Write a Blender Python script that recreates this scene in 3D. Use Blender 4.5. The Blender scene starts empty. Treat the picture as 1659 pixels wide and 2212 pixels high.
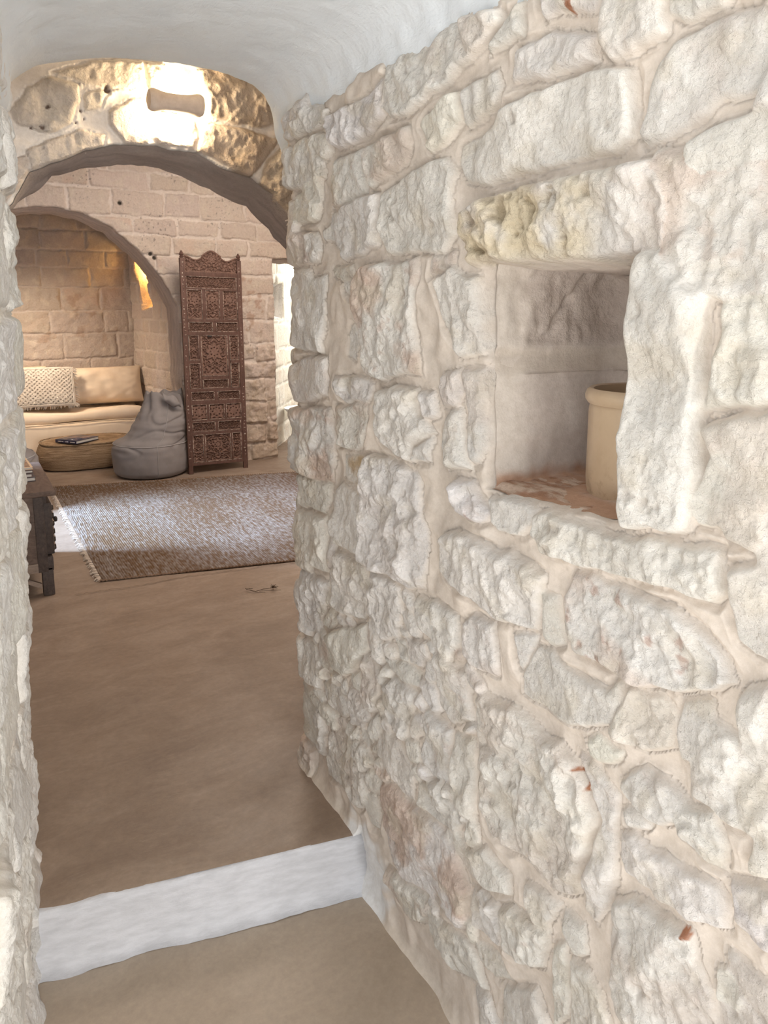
import bpy, bmesh, math, random
import numpy as np
from mathutils import Vector, Matrix
rng = np.random.default_rng(7)
random.seed(7)
PI = math.pi
SC = bpy.context.scene
COL = SC.collection
EYE = 1.33            # eye height above the upper floor (m); wall direction is +Y, camera stands at x=0, y=0
LOW = -0.150           # the lower floor
STONES = [('.9',[(1820,1788),(1767,1806),(1655,1791),(1585,1761),(1598,1740),(1642,1734),(1712,1738),(1771,1733),(1813,1754)]),('.9',[(1754,1727),(1658,1725),(1621,1718),(1585,1699),(1586,1671),(1615,1658),(1668,1657),(1775,1644),(1818,1667),(1825,1708)]),('.8',[(1813,1602),(1726,1624),(1646,1629),(1640,1584),(1657,1536),(1705,1531),(1781,1528),(1818,1552)]),('.8',[(1583,1749),(1455,1747),(1350,1771),(1350,1698),(1402,1682),(1482,1675),(1564,1678),(1598,1731)]),('1.1',[(1339,1809),(1229,1803),(1183,1808),(1090,1798),(987,1783),(981,1763),(1006,1748),(1049,1726),(1128,1709),(1204,1697),(1256,1682),(1318,1689),(1350,1711)]),('.7',[(1565,1656),(1444,1657),(1432,1615),(1421,1566),(1497,1550),(1575,1552),(1583,1608)]),('.9',[(1426,1654),(1362,1659),(1276,1661),(1246,1662),(1241,1624),(1275,1596),(1362,1578),(1397,1569),(1420,1613)]),('.9',[(1189,1672),(1119,1682),(1086,1686),(1079,1638),(1117,1614),(1170,1594),(1179,1623),(1203,1654)]),('.9',[(1076,1686),(1011,1692),(983,1689),(968,1661),(981,1643),(1023,1629),(1070,1625)]),('1',[(1350,1549),(1275,1571),(1206,1581),(1120,1582),(1098,1553),(1114,1520),(1101,1481),(1094,1457),(1129,1428),(1238,1431),(1330,1431),(1356,1479)]),('.8',[(1582,1538),(1497,1547),(1409,1559),(1368,1551),(1360,1507),(1364,1457),(1428,1439),(1526,1429),(1574,1471),(1598,1509)]),('.8',[(1809,1508),(1666,1504),(1644,1460),(1669,1439),(1751,1430),(1803,1439),(1823,1475)]),('.6',[(1635,1507),(1576,1515),(1569,1477),(1628,1478)]),('1',[(1083,1595),(1048,1602),(980,1616),(959,1630),(875,1638),(791,1642),(747,1636),(712,1626),(702,1539),(732,1527),(812,1532),(920,1529),(1024,1524),(1070,1535),(1091,1565)]),('1',[(943,1711),(863,1711),(779,1688),(770,1653),(853,1655),(945,1659)]),('1.1',[(761,1738),(676,1709),(665,1649),(702,1645),(741,1643),(760,1669),(760,1701)]),('.9',[(964,1768),(935,1778),(932,1731),(979,1723),(1005,1723),(991,1743)]),('.8',[(894,1777),(770,1736),(781,1720),(818,1727),(844,1735),(878,1733)]),('.9',[(669,1707),(568,1673),(584,1659),(646,1655),(662,1666)]),('.7',[(667,1616),(640,1639),(598,1646),(513,1646),(504,1554),(582,1560),(597,1546),(647,1528),(680,1522),(694,1538),(683,1590)]),('1',[(596,1527),(554,1532),(513,1537),(502,1480),(552,1458),(612,1443),(634,1452),(624,1497),(614,1520)]),('1',[(611,1434),(571,1443),(541,1452),(505,1464),(493,1393),(541,1381),(579,1402),(594,1419),(608,1424)]),('.9',[(582,1387),(570,1398),(528,1379),(496,1363),(497,1354),(542,1352),(561,1354)]),('.9',[(558,1337),(495,1354),(477,1223),(526,1215),(576,1208),(567,1243),(555,1291)]),('1.1',[(575,1179),(556,1195),(492,1212),(471,1215),(455,1050),(513,1049),(532,1052),(544,1064),(572,1063),(580,1079),(570,1122),(556,1155)]),('J',[(673,1399),(678,1377),(683,1348),(684,1306),(685,1258),(687,1215),(685,1166),(685,1122),(680,1078),(671,1036),(627,1047),(610,1042),(583,1054),(579,1068),(575,1119),(576,1210),(575,1287),(575,1346),(584,1383),(602,1400),(632,1400)]),('L',[(1054,1487),(981,1501),(901,1509),(795,1509),(687,1507),(619,1500),(620,1451),(610,1438),(636,1416),(640,1400),(674,1396),(770,1393),(975,1399),(1034,1397),(1049,1423),(1064,1462)]),('P',[(1428,1411),(1351,1415),(1279,1410),(1223,1421),(1218,1402),(1227,1345),(1237,1289),(1206,1223),(1205,1199),(1283,1195),(1362,1177),(1430,1178),(1449,1226),(1448,1290),(1458,1344),(1447,1382)]),('.9',[(1813,1424),(1718,1420),(1694,1396),(1623,1403),(1626,1329),(1645,1216),(1701,1216),(1833,1220),(1841,1256),(1821,1329),(1827,1393)]),('.6',[(1593,1421),(1486,1417),(1473,1389),(1534,1388),(1586,1402)]),('.5',[(1529,1385),(1471,1385),(1461,1342),(1496,1350),(1523,1361)]),('.9',[(1150,1372),(1102,1397),(1065,1379),(1029,1380),(1022,1329),(1017,1264),(1028,1245),(1081,1237),(1094,1265),(1126,1299),(1145,1364)]),('.7',[(1166,1423),(1099,1424),(1094,1401),(1166,1385)]),('.5',[(1520,1268),(1497,1289),(1477,1259),(1485,1207),(1519,1220)]),('.9',[(1068,1222),(1013,1221),(1008,1188),(1016,1158),(1012,1117),(1012,1092),(1027,1057),(1044,1053),(1058,1085),(1059,1152)]),('.8',[(1128,1210),(1075,1219),(1068,1182),(1086,1153),(1140,1144),(1143,1180)]),('.8',[(1107,1144),(1078,1149),(1065,1084),(1049,1040),(1110,1028),(1131,1073),(1129,1126)]),('1',[(1836,1178),(1762,1198),(1614,1207),(1607,1170),(1625,1114),(1724,1086),(1832,1078),(1848,1125)]),('P',[(1852,1057),(1618,1081),(1606,1028),(1604,1017),(1623,899),(1723,887),(1852,888),(1865,992)]),('.8',[(1577,1166),(1476,1174),(1411,1161),(1424,1120),(1533,1108),(1563,1134)]),('.7',[(1587,1092),(1431,1116),(1425,1072),(1451,1021),(1472,1001),(1574,995),(1591,1032)]),('.9',[(1375,1152),(1305,1168),(1221,1167),(1224,1132),(1217,1115),(1192,1107),(1167,1090),(1234,1056),(1251,1015),(1321,1024),(1369,1050),(1375,1104)]),('.8',[(1216,1160),(1166,1170),(1158,1120),(1194,1110)]),('.7',[(1230,1046),(1174,1081),(1178,1029),(1240,1015)]),('1',[(1432,995),(1363,1008),(1287,1004),(1228,991),(1206,918),(1180,882),(1194,835),(1204,763),(1246,745),(1327,754),(1414,745),(1448,752),(1440,860)]),('Y',[(1550,974),(1445,990),(1450,933),(1487,919),(1551,926)]),('.8',[(1569,905),(1444,905),(1452,753),(1565,744),(1612,756),(1621,797),(1603,869)]),('.8',[(1862,875),(1629,889),(1664,808),(1861,784),(1879,807)]),('1',[(1868,770),(1659,798),(1652,749),(1639,656),(1788,632),(1845,643),(1887,667)]),('.8',[(1589,723),(1446,741),(1419,701),(1433,626),(1470,591),(1593,567),(1639,565),(1620,631)]),('.9',[(1828,603),(1653,628),(1682,533),(1714,458),(1830,423),(1852,511)]),('.9',[(1408,740),(1333,744),(1285,738),(1274,686),(1302,617),(1364,586),(1424,623)]),('.7',[(1230,736),(1157,747),(1080,747),(1072,698),(1102,657),(1146,662),(1211,679)]),('.8',[(1062,743),(1032,771),(975,777),(961,735),(951,683),(1034,668),(1057,681)]),('1.1',[(1121,904),(1086,921),(1012,916),(956,917),(935,920),(890,915),(844,904),(853,847),(866,807),(913,798),(970,788),(1025,803),(1098,809),(1133,821)]),('Q',[(1087,1012),(1045,1020),(1010,995),(978,975),(1014,951),(1055,951),(1091,974)]),('1.1',[(994,1002),(954,1013),(894,1015),(867,1010),(870,985),(899,958),(950,950),(975,964)]),('1.2',[(862,1007),(824,1016),(773,1009),(690,1016),(628,1029),(543,1040),(529,991),(541,973),(575,973),(608,974),(659,962),(698,957),(769,949),(835,951),(860,974)]),('Q',[(779,933),(748,943),(721,936),(655,939),(595,942),(553,925),(526,899),(511,875),(538,851),(589,831),(657,813),(703,813),(767,808),(791,834),(797,878)]),('1',[(523,1020),(496,1032),(459,1040),(443,932),(486,927),(504,936),(519,979)]),('.6',[(850,877),(816,877),(804,810),(826,792),(846,804)]),('.6',[(860,775),(825,783),(783,768),(698,778),(684,803),(675,800),(673,782),(689,738),(720,709),(778,683),(836,682),(890,680),(890,720)]),('.5',[(915,780),(870,795),(873,764),(898,722),(910,747)]),('.9',[(658,801),(611,811),(588,791),(590,751),(627,720),(674,714),(691,729)]),('.8',[(583,819),(536,836),(530,768),(576,738),(585,763)]),('.9',[(498,866),(452,911),(428,780),(472,764),(487,792)]),('.6',[(523,762),(497,759),(498,743),(525,733)]),('.9',[(1013,616),(982,642),(964,634),(910,645),(875,641),(825,632),(794,639),(763,627),(736,592),(718,564),(727,506),(737,457),(748,401),(771,376),(802,365),(866,376),(926,356),(974,361),(997,404),(1007,494),(1017,564)]),('.7',[(757,640),(723,651),(674,625),(678,573),(679,469),(705,378),(730,384),(731,449),(706,567),(725,601)]),('.6',[(738,679),(713,699),(667,697),(672,685),(710,653),(730,653)]),('.8',[(670,655),(630,694),(602,696),(566,681),(564,660),(594,629),(611,629),(650,633),(667,641)]),('.7',[(664,610),(638,627),(617,620),(618,611),(653,590)]),('1',[(664,575),(638,589),(605,581),(545,591),(508,599),(491,571),(487,548),(530,530),(579,516),(617,514),(650,510),(667,528)]),('1',[(580,654),(560,679),(520,698),(500,665),(498,623),(535,623),(567,628)]),('1',[(460,724),(436,748),(418,671),(458,651)]),('1',[(493,617),(427,649),(408,571),(456,558),(480,573)]),('.8',[(678,444),(636,482),(586,490),(538,505),(530,469),(504,441),(493,390),(632,252),(666,319),(673,372)]),('.9',[(503,481),(477,498),(451,505),(434,492),(428,455),(477,407),(497,447)]),('.7',[(801,257),(766,293),(755,239),(752,177),(788,106)]),('.8',[(751,274),(712,287),(684,278),(657,227),(743,141)]),('1',[(925,232),(893,261),(806,285),(821,199),(865,159),(910,155),(922,185)]),('.9',[(868,324),(826,341),(792,347),(810,287),(839,273),(862,293)]),('.6',[(783,340),(739,347),(722,306),(742,288),(777,309)]),('1.1',[(1661,474),(1560,537),(1450,585),(1450,517),(1516,440),(1563,400),(1638,398),(1654,438)]),('.9',[(1828,398),(1752,409),(1708,375),(1711,295),(1795,276),(1824,294)]),('.7',[(1532,392),(1459,394),(1438,350),(1467,309),(1534,285),(1549,338)]),('.8',[(1364,471),(1326,513),(1272,515),(1227,514),(1238,467),(1266,386),(1307,391),(1338,384),(1357,419)]),('.6',[(1366,548),(1267,567),(1220,558),(1220,529),(1267,518),(1326,524)]),('.7',[(1268,627),(1191,652),(1180,621),(1217,576),(1256,572)]),('.8',[(1160,641),(1120,662),(1050,647),(1039,580),(1034,554),(1106,510),(1148,525),(1149,585)]),('.8',[(1194,496),(1147,501),(1103,500),(1105,457),(1111,375),(1160,361),(1198,388),(1193,445)]),('.8',[(1093,499),(1024,522),(1017,492),(1010,422),(1017,353),(1054,344),(1085,376),(1097,446)]),('.7',[(1364,360),(1301,370),(1231,346),(1235,255),(1288,256),(1326,270),(1364,282),(1432,273)]),('.9',[(1208,322),(1133,368),(1102,353),(1040,344),(1076,289),(1136,264),(1190,264),(1218,266)]),('.9',[(1769,225),(1704,236),(1679,183),(1700,97),(1765,85),(1784,161)]),('.7',[(1664,200),(1558,253),(1533,196),(1452,189),(1438,118),(1492,72),(1570,82),(1669,65)]),('.7',[(1507,261),(1439,269),(1409,249),(1454,196),(1505,193),(1530,217)]),('P',[(1371,216),(1326,244),(1253,241),(1153,256),(1117,252),(1080,244),(1070,223),(1036,192),(1033,112),(1047,85),(1121,77),(1197,55),(1267,37),(1329,41),(1358,66),(1385,116)]),('.5',[(1477,124),(1412,165),(1401,70),(1436,58)]),('.8',[(1351,11),(1291,26),(1174,52),(1174,18),(1195,-21),(1242,-45),(1297,-41),(1345,-26)]),('.8',[(1174,28),(1131,46),(1060,64),(1032,68),(1003,48),(966,15),(1011,-4),(1077,-38),(1129,-26),(1168,-12)]),('.8',[(1027,205),(983,227),(931,229),(921,192),(936,141),(979,123),(1015,127)]),('1.1',[(1034,286),(986,323),(914,308),(905,275),(973,240),(1019,242)]),('.7',[(1011,84),(931,118),(905,93),(945,59),(990,56)]),('.7',[(1011,-10),(956,9),(920,-26),(979,-84)]),('.8',[(922,65),(841,134),(806,78),(913,-29)])]
LAMP_STONES = [('.6',[(199,1882),(251,1958),(315,1992),(390,1977),(394,1932),(357,1862),(291,1828),(218,1846)]),('.6',[(316,2001),(434,2052),(515,2067),(584,2070),(580,1996),(470,1981),(404,1985)]),('.4',[(402,1952),(450,1978),(476,1969),(446,1918),(405,1900)]),('.8',[(466,1914),(551,1965),(607,1966),(601,1848),(557,1826),(508,1825),(470,1875)]),('.5',[(231,1771),(303,1817),(382,1852),(455,1846),(453,1816),(351,1769),(246,1720)]),('.8',[(601,1848),(618,1905),(736,1919),(749,1864),(732,1828),(614,1827)]),('B',[(758,2076),(820,2099),(930,2101),(1010,2047),(1042,1955),(957,1915),(860,1919),(783,1939),(770,2008)]),('B',[(750,1892),(797,1919),(956,1900),(1023,1892),(970,1812),(919,1747),(824,1791),(740,1824)]),('B',[(970,1812),(1057,1896),(1124,1779),(1121,1622),(1017,1663),(951,1735)]),('.9',[(584,2070),(648,2080),(629,1989),(594,1984)]),('.6',[(174,1740),(237,1765),(246,1731),(211,1678),(165,1623)]),('B',[(1064,2165),(1203,2186),(1197,1817),(1091,1854),(1059,1956)])]
NICHE = [(1016,1400),(771,1393),(674,1396),(679,1377),(684,1348),(685,1306),(686,1258),(688,1215),(686,1166),(686,1121),(681,1078),(674,1035),(728,1026),(773,1023),(843,1019),(932,1014),(1008,1014),(1009,1093),(1014,1181),(1012,1229),(1017,1252),(1023,1330),(1021,1376)]
ARCH2 = [(504,2019),(612,2042),(736,2043),(925,2012),(1118,1921),(1315,1757),(1482,1548),(1600,1330)]
SLIT = [(1118,1801),(965,1768),(784,1646),(748,1499),(673,1313),(921,1282),(984,1417),(1041,1591),(1100,1679)]
PWIN = [(89,1507),(539,1545),(503,1195),(54,1182)]
ARCH1 = [(186,1624),(204,1665),(237,1718),(298,1751),(376,1786),(457,1819),(574,1829),(659,1827),(735,1827),(819,1785),(925,1757),(1003,1714),(1067,1638),(1102,1557)]
ARCH1B = [(207,1656),(228,1684),(288,1713),(328,1764),(415,1798),(515,1815),(632,1821),(733,1813),(810,1779),(881,1751),(1000,1703),(1091,1630),(1179,1541),(1228,1457)]
# ------------------------------------------------------------------ noise
_perm = np.random.default_rng(3).permutation(256).astype(np.int32)
_perm = np.concatenate([_perm, _perm])
_ga = np.random.default_rng(4).uniform(0, 2*PI, 256)
_gx, _gy = np.cos(_ga).astype(np.float32), np.sin(_ga).astype(np.float32)

def pnoise(x, y, seed=0):
    x = np.asarray(x, np.float32) + 37.7*seed + 100; y = np.asarray(y, np.float32) + 91.3*seed + 100
    xi = np.floor(x).astype(np.int32); yi = np.floor(y).astype(np.int32)
    fx = x - xi; fy = y - yi
    xi &= 255; yi &= 255
    ux = fx*fx*fx*(fx*(fx*6-15)+10); uy = fy*fy*fy*(fy*(fy*6-15)+10)
    def g(ix, iy, dx, dy):
        h = _perm[_perm[ix & 255] + (iy & 255)]
        return _gx[h]*dx + _gy[h]*dy
    a = g(xi, yi, fx, fy); b = g(xi+1, yi, fx-1, fy)
    c = g(xi, yi+1, fx, fy-1); d = g(xi+1, yi+1, fx-1, fy-1)
    return ((a + ux*(b-a)) + uy*((c + ux*(d-c)) - (a + ux*(b-a))))*1.5

def fbm(x, y, f, octs=4, seed=0, gain=.5):
    r = 0; a = 1
    for k in range(octs):
        r = r + a*pnoise(x*f, y*f, seed+k*5); f *= 2.03; a *= gain
    return r

def worley(x, y, f, seed=0):
    """distance to nearest and second nearest cell point, and a random value per cell"""
    X = x*f; Y = y*f
    xi = np.floor(X).astype(np.int32); yi = np.floor(Y).astype(np.int32)
    d1 = np.full(X.shape, 9., np.float32); d2 = d1.copy(); idv = np.zeros(X.shape, np.float32)
    for oy in (-1, 0, 1):
        for ox in (-1, 0, 1):
            h = _perm[(_perm[(xi+ox+seed*17) & 255] + yi + oy) & 255]
            px = xi+ox+.5+.42*_gx[h]; py = yi+oy+.5+.42*_gy[h]
            d = np.sqrt((X-px)**2+(Y-py)**2)
            m = d < d1
            d2 = np.where(m, d1, np.minimum(d2, d)); d1 = np.where(m, d, d1); idv = np.where(m, h/255., idv)
    return d1, d2, idv

def sstep(a, b, x):
    t = np.clip((x-a)/(b-a), 0, 1); return t*t*(3-2*t)

def poly_sdf(px, py, poly):
    """signed distance, positive inside"""
    n = len(poly); d = np.full(px.shape, 1e9, np.float64); ins = np.zeros(px.shape, bool)
    for i in range(n):
        ax, ay = poly[i]; bx, by = poly[(i+1) % n]
        ex, ey = bx-ax, by-ay; wx, wy = px-ax, py-ay
        t = np.clip((wx*ex+wy*ey)/max(ex*ex+ey*ey, 1e-12), 0, 1)
        d = np.minimum(d, (wx-ex*t)**2+(wy-ey*t)**2)
        c = ((ay <= py) & (by > py)) | ((by <= py) & (ay > py))
        if abs(ey) > 1e-12:
            ins ^= c & (px < ax + (py-ay)/ey*ex)
    return np.where(ins, 1, -1)*np.sqrt(d)

# ------------------------------------------------------------------ objects
def link(name, me, mat=None, parent=None):
    o = bpy.data.objects.new(name, me); COL.objects.link(o)
    if mat is not None and me is not None: me.materials.append(mat)
    if parent is not None: o.parent = parent
    return o

def thing(name, label, cat, loc=(0, 0, 0), rz=0., group=None, rot=None):
    o = bpy.data.objects.new(name, None); COL.objects.link(o)
    o.empty_display_size = .05
    o.location = loc; o.rotation_euler = rot if rot else (0, 0, rz)
    o['label'] = label; o['category'] = cat
    if group: o['group'] = group
    return o

def tag(o, label, cat, group=None):
    o['label'] = label; o['category'] = cat
    if group: o['group'] = group
    return o

def structure(o, label=None):
    o['kind'] = 'structure'
    if label: o['label'] = label
    return o

def np_mesh(name, V, F, col=None, smooth=True, attrs=None):
    V = np.ascontiguousarray(V, np.float32); F = np.ascontiguousarray(F, np.int32)
    me = bpy.data.meshes.new(name)
    me.vertices.add(len(V)); me.vertices.foreach_set('co', V.ravel())
    k = F.shape[1]
    me.loops.add(F.size); me.loops.foreach_set('vertex_index', F.ravel())
    me.polygons.add(len(F)); me.polygons.foreach_set('loop_start', np.arange(len(F), dtype=np.int32)*k)
    me.update(calc_edges=True); me.validate()
    if smooth: me.polygons.foreach_set('use_smooth', np.ones(len(me.polygons), bool))
    if col is not None:
        a = me.color_attributes.new('Col', 'FLOAT_COLOR', 'POINT')
        c = np.ones((len(V), 4), np.float32); col = np.asarray(col); c[:, :col.shape[1]] = col
        a.data.foreach_set('color', c.ravel())
    me.update()
    return me

def grid_faces(R, C, keep=None, flip=False):
    i = np.arange(R*C).reshape(R, C)
    F = np.stack([i[:-1, :-1], i[:-1, 1:], i[1:, 1:], i[1:, :-1]], -1)
    if flip: F = F[..., ::-1]
    F = F.reshape(-1, 4)
    if keep is not None: F = F[keep.reshape(-1)]
    return F

def compact(V, F, *arrs):
    used = np.unique(F); m = np.full(len(V), -1, np.int32); m[used] = np.arange(len(used))
    return (V[used], m[F]) + tuple(a[used] if a is not None else None for a in arrs)

class MB:
    """collects shapes, then links them as one mesh"""
    def __init__(s): s.v = []; s.f = []; s.n = 0
    def add(s, V, F):
        s.v += [tuple(map(float, p)) for p in V]; s.f += [tuple(int(i)+s.n for i in f) for f in F]; s.n = len(s.v); return s
    def box(s, lo, hi, bev=.0, M=None, seg=2):
        bm = bmesh.new(); bmesh.ops.create_cube(bm, size=1)
        for v in bm.verts:
            v.co = Vector([(lo[i]+hi[i])/2 + v.co[i]*(hi[i]-lo[i]) for i in range(3)])
        if bev > 0: bmesh.ops.bevel(bm, geom=bm.edges[:], offset=bev, segments=seg, profile=.6, affect='EDGES')
        if M is not None: bmesh.ops.transform(bm, matrix=M, verts=bm.verts)
        bm.verts.index_update()
        s.add([v.co[:] for v in bm.verts], [[v.index for v in f.verts] for f in bm.faces]); bm.free(); return s
    def tube(s, pts, r, n=8, cap=True):
        P = [Vector(p) for p in pts]; R = r if hasattr(r, '__len__') else [r]*len(P)
        V = []; up = None
        for i, p in enumerate(P):
            t = (P[min(i+1, len(P)-1)] - P[max(i-1, 0)]).normalized()
            if up is None: up = t.orthogonal().normalized()
            up = (up - t*up.dot(t)).normalized(); b = t.cross(up)
            V += [p + (up*math.cos(a)+b*math.sin(a))*R[i] for a in [2*PI*k/n for k in range(n)]]
        F = [[i*n+k, i*n+(k+1) % n, (i+1)*n+(k+1) % n, (i+1)*n+k] for i in range(len(P)-1) for k in range(n)]
        if cap: F += [list(range(n))[::-1], [(len(P)-1)*n+k for k in range(n)]]
        return s.add(V, F)
    def lathe(s, prof, n=32, c=(0, 0, 0), axis='z', close=False):
        V = []
        for r, z in prof:
            for k in range(n):
                a = 2*PI*k/n; q = (r*math.cos(a), r*math.sin(a), z)
                if axis == 'x': q = (z, q[0], q[1])
                if axis == 'y': q = (q[0], z, q[1])
                V.append((q[0]+c[0], q[1]+c[1], q[2]+c[2]))
        m = len(prof)
        F = [[i*n+k, i*n+(k+1) % n, (i+1)*n+(k+1) % n, (i+1)*n+k] for i in range(m-1) for k in range(n)]
        if close: F += [list(range(n))[::-1], [(m-1)*n+k for k in range(n)]]
        return s.add(V, F)
    def grid(s, V, R, C, flip=False):
        return s.add(np.asarray(V).reshape(-1, 3), grid_faces(R, C, flip=flip))
    def build(s, name, mat, parent=None, smooth=True, angle=40):
        me = bpy.data.meshes.new(name); me.from_pydata(s.v, [], s.f)
        bm = bmesh.new(); bm.from_mesh(me); bmesh.ops.recalc_face_normals(bm, faces=bm.faces)
        for e in bm.edges:
            if len(e.link_faces) == 2 and e.calc_face_angle(0) > math.radians(angle): e.smooth = False
        bm.to_mesh(me); bm.free()
        if smooth: me.polygons.foreach_set('use_smooth', np.ones(len(me.polygons), bool))
        me.update()
        return link(name, me, mat, parent)

# ------------------------------------------------------------------ materials
def N(nt, t, **kw):
    n = nt.nodes.new(t)
    for k, v in kw.items():
        if k.startswith('_'): setattr(n, k[1:], v)
        else: n.inputs[k.replace('__', ' ')].default_value = v
    return n

def new_mat(name, base=(.8, .8, .8), rough=.8, spec=.3, metallic=0.):
    m = bpy.data.materials.new(name); m.use_nodes = True
    nt = m.node_tree; b = nt.nodes['Principled BSDF']
    b.inputs['Base Color'].default_value = (*base, 1); b.inputs['Roughness'].default_value = rough
    b.inputs['Specular IOR Level'].default_value = spec; b.inputs['Metallic'].default_value = metallic
    return m, nt, b

def coords(nt, scale=(1, 1, 1)):
    t = nt.nodes.new('ShaderNodeTexCoord'); mp = N(nt, 'ShaderNodeMapping'); mp.inputs['Scale'].default_value = scale
    nt.links.new(t.outputs['Object'], mp.inputs['Vector']); return mp.outputs['Vector']

def noise(nt, vec, scale, detail=4, rough=.6, dist=0.):
    n = N(nt, 'ShaderNodeTexNoise', Scale=scale, Detail=detail, Roughness=rough, Distortion=dist)
    nt.links.new(vec, n.inputs['Vector']); return n.outputs['Fac']

def ramp(nt, fac, stops):
    r = nt.nodes.new('ShaderNodeValToRGB'); e = r.color_ramp.elements
    while len(e) < len(stops): e.new(.5)
    for k, (p, c) in enumerate(stops):
        e[k].position = p; e[k].color = (*c, 1) if len(c) == 3 else c
    nt.links.new(fac, r.inputs['Fac']); return r.outputs['Color']

def mixc(nt, fac, a, b, mode='MIX'):
    m = nt.nodes.new('ShaderNodeMix'); m.data_type = 'RGBA'; m.blend_type = mode
    for sock, val in ((m.inputs['Factor'], fac), (m.inputs['A'], a), (m.inputs['B'], b)):
        pass
    ins = {'Factor': m.inputs[0], 'A': m.inputs[6], 'B': m.inputs[7]}
    for k, val in (('Factor', fac), ('A', a), ('B', b)):
        if hasattr(val, 'is_linked'): nt.links.new(val, ins[k])
        elif k == 'Factor': ins[k].default_value = val
        else: ins[k].default_value = (*val, 1)
    return m.outputs[2]

def bump(nt, b, h, strength=.5, dist=.01, prev=None):
    n = N(nt, 'ShaderNodeBump', Strength=strength, Distance=dist)
    nt.links.new(h, n.inputs['Height'])
    if prev is not None: nt.links.new(prev, n.inputs['Normal'])
    nt.links.new(n.outputs['Normal'], b.inputs['Normal']); return n.outputs['Normal']

def mat_stone(name, bs=(.35, .0035), fine=220, tint=(1, 1, 1)):
    m, nt, b = new_mat(name, rough=.9, spec=.2)
    a = nt.nodes.new('ShaderNodeAttribute'); a.attribute_name = 'Col'
    v = coords(nt)
    n1 = noise(nt, v, 70, 6, .7)
    c = mixc(nt, 1., a.outputs['Color'], ramp(nt, n1, [(.3, (.9, .885, .86)), (.65, (1.05, 1.05, 1.05))]), 'MULTIPLY')
    if tint != (1, 1, 1): c = mixc(nt, 1., c, tint, 'MULTIPLY')
    nt.links.new(c, b.inputs['Base Color'])
    # chips and crumbs on the stone (alpha = 1), sandy grain on the mortar (alpha small)
    vo = N(nt, 'ShaderNodeTexVoronoi', Scale=fine*.42); nt.links.new(v, vo.inputs['Vector'])
    def mul(x, y):
        m_ = nt.nodes.new('ShaderNodeMath'); m_.operation = 'MULTIPLY'
        for i, q in enumerate((x, y)):
            if hasattr(q, 'is_linked'): nt.links.new(q, m_.inputs[i])
            else: m_.inputs[i].default_value = q
        return m_.outputs[0]
    al = a.outputs['Alpha']
    p = bump(nt, b, noise(nt, v, fine*2.2, 4, .7), .35, bs[1]*.35)
    p = bump(nt, b, mul(noise(nt, v, fine*.5, 6, .70), al), bs[0], bs[1]*3.0, p)
    bump(nt, b, mul(vo.outputs['Distance'], al), bs[0]*.8, bs[1]*.9, p)
    return m

def mat_var(name, c1, c2, scale=8, rough=.8, spec=.3, bsc=300, bstr=.2, bd=.002, vscale=(1, 1, 1), metallic=0., detail=5, lo=.35, hi=.65):
    m, nt, b = new_mat(name, c1, rough, spec, metallic)
    v = coords(nt, vscale)
    nt.links.new(ramp(nt, noise(nt, v, scale, detail, .6), [(lo, c1), (hi, c2)]), b.inputs['Base Color'])
    if bstr: bump(nt, b, noise(nt, v, bsc, 4, .6), bstr, bd)
    return m

# ------------------------------------------------------------------ rough stone walls as relief
def clean(poly): return [(a/1000., b/1000.) for a, b in poly]

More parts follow.
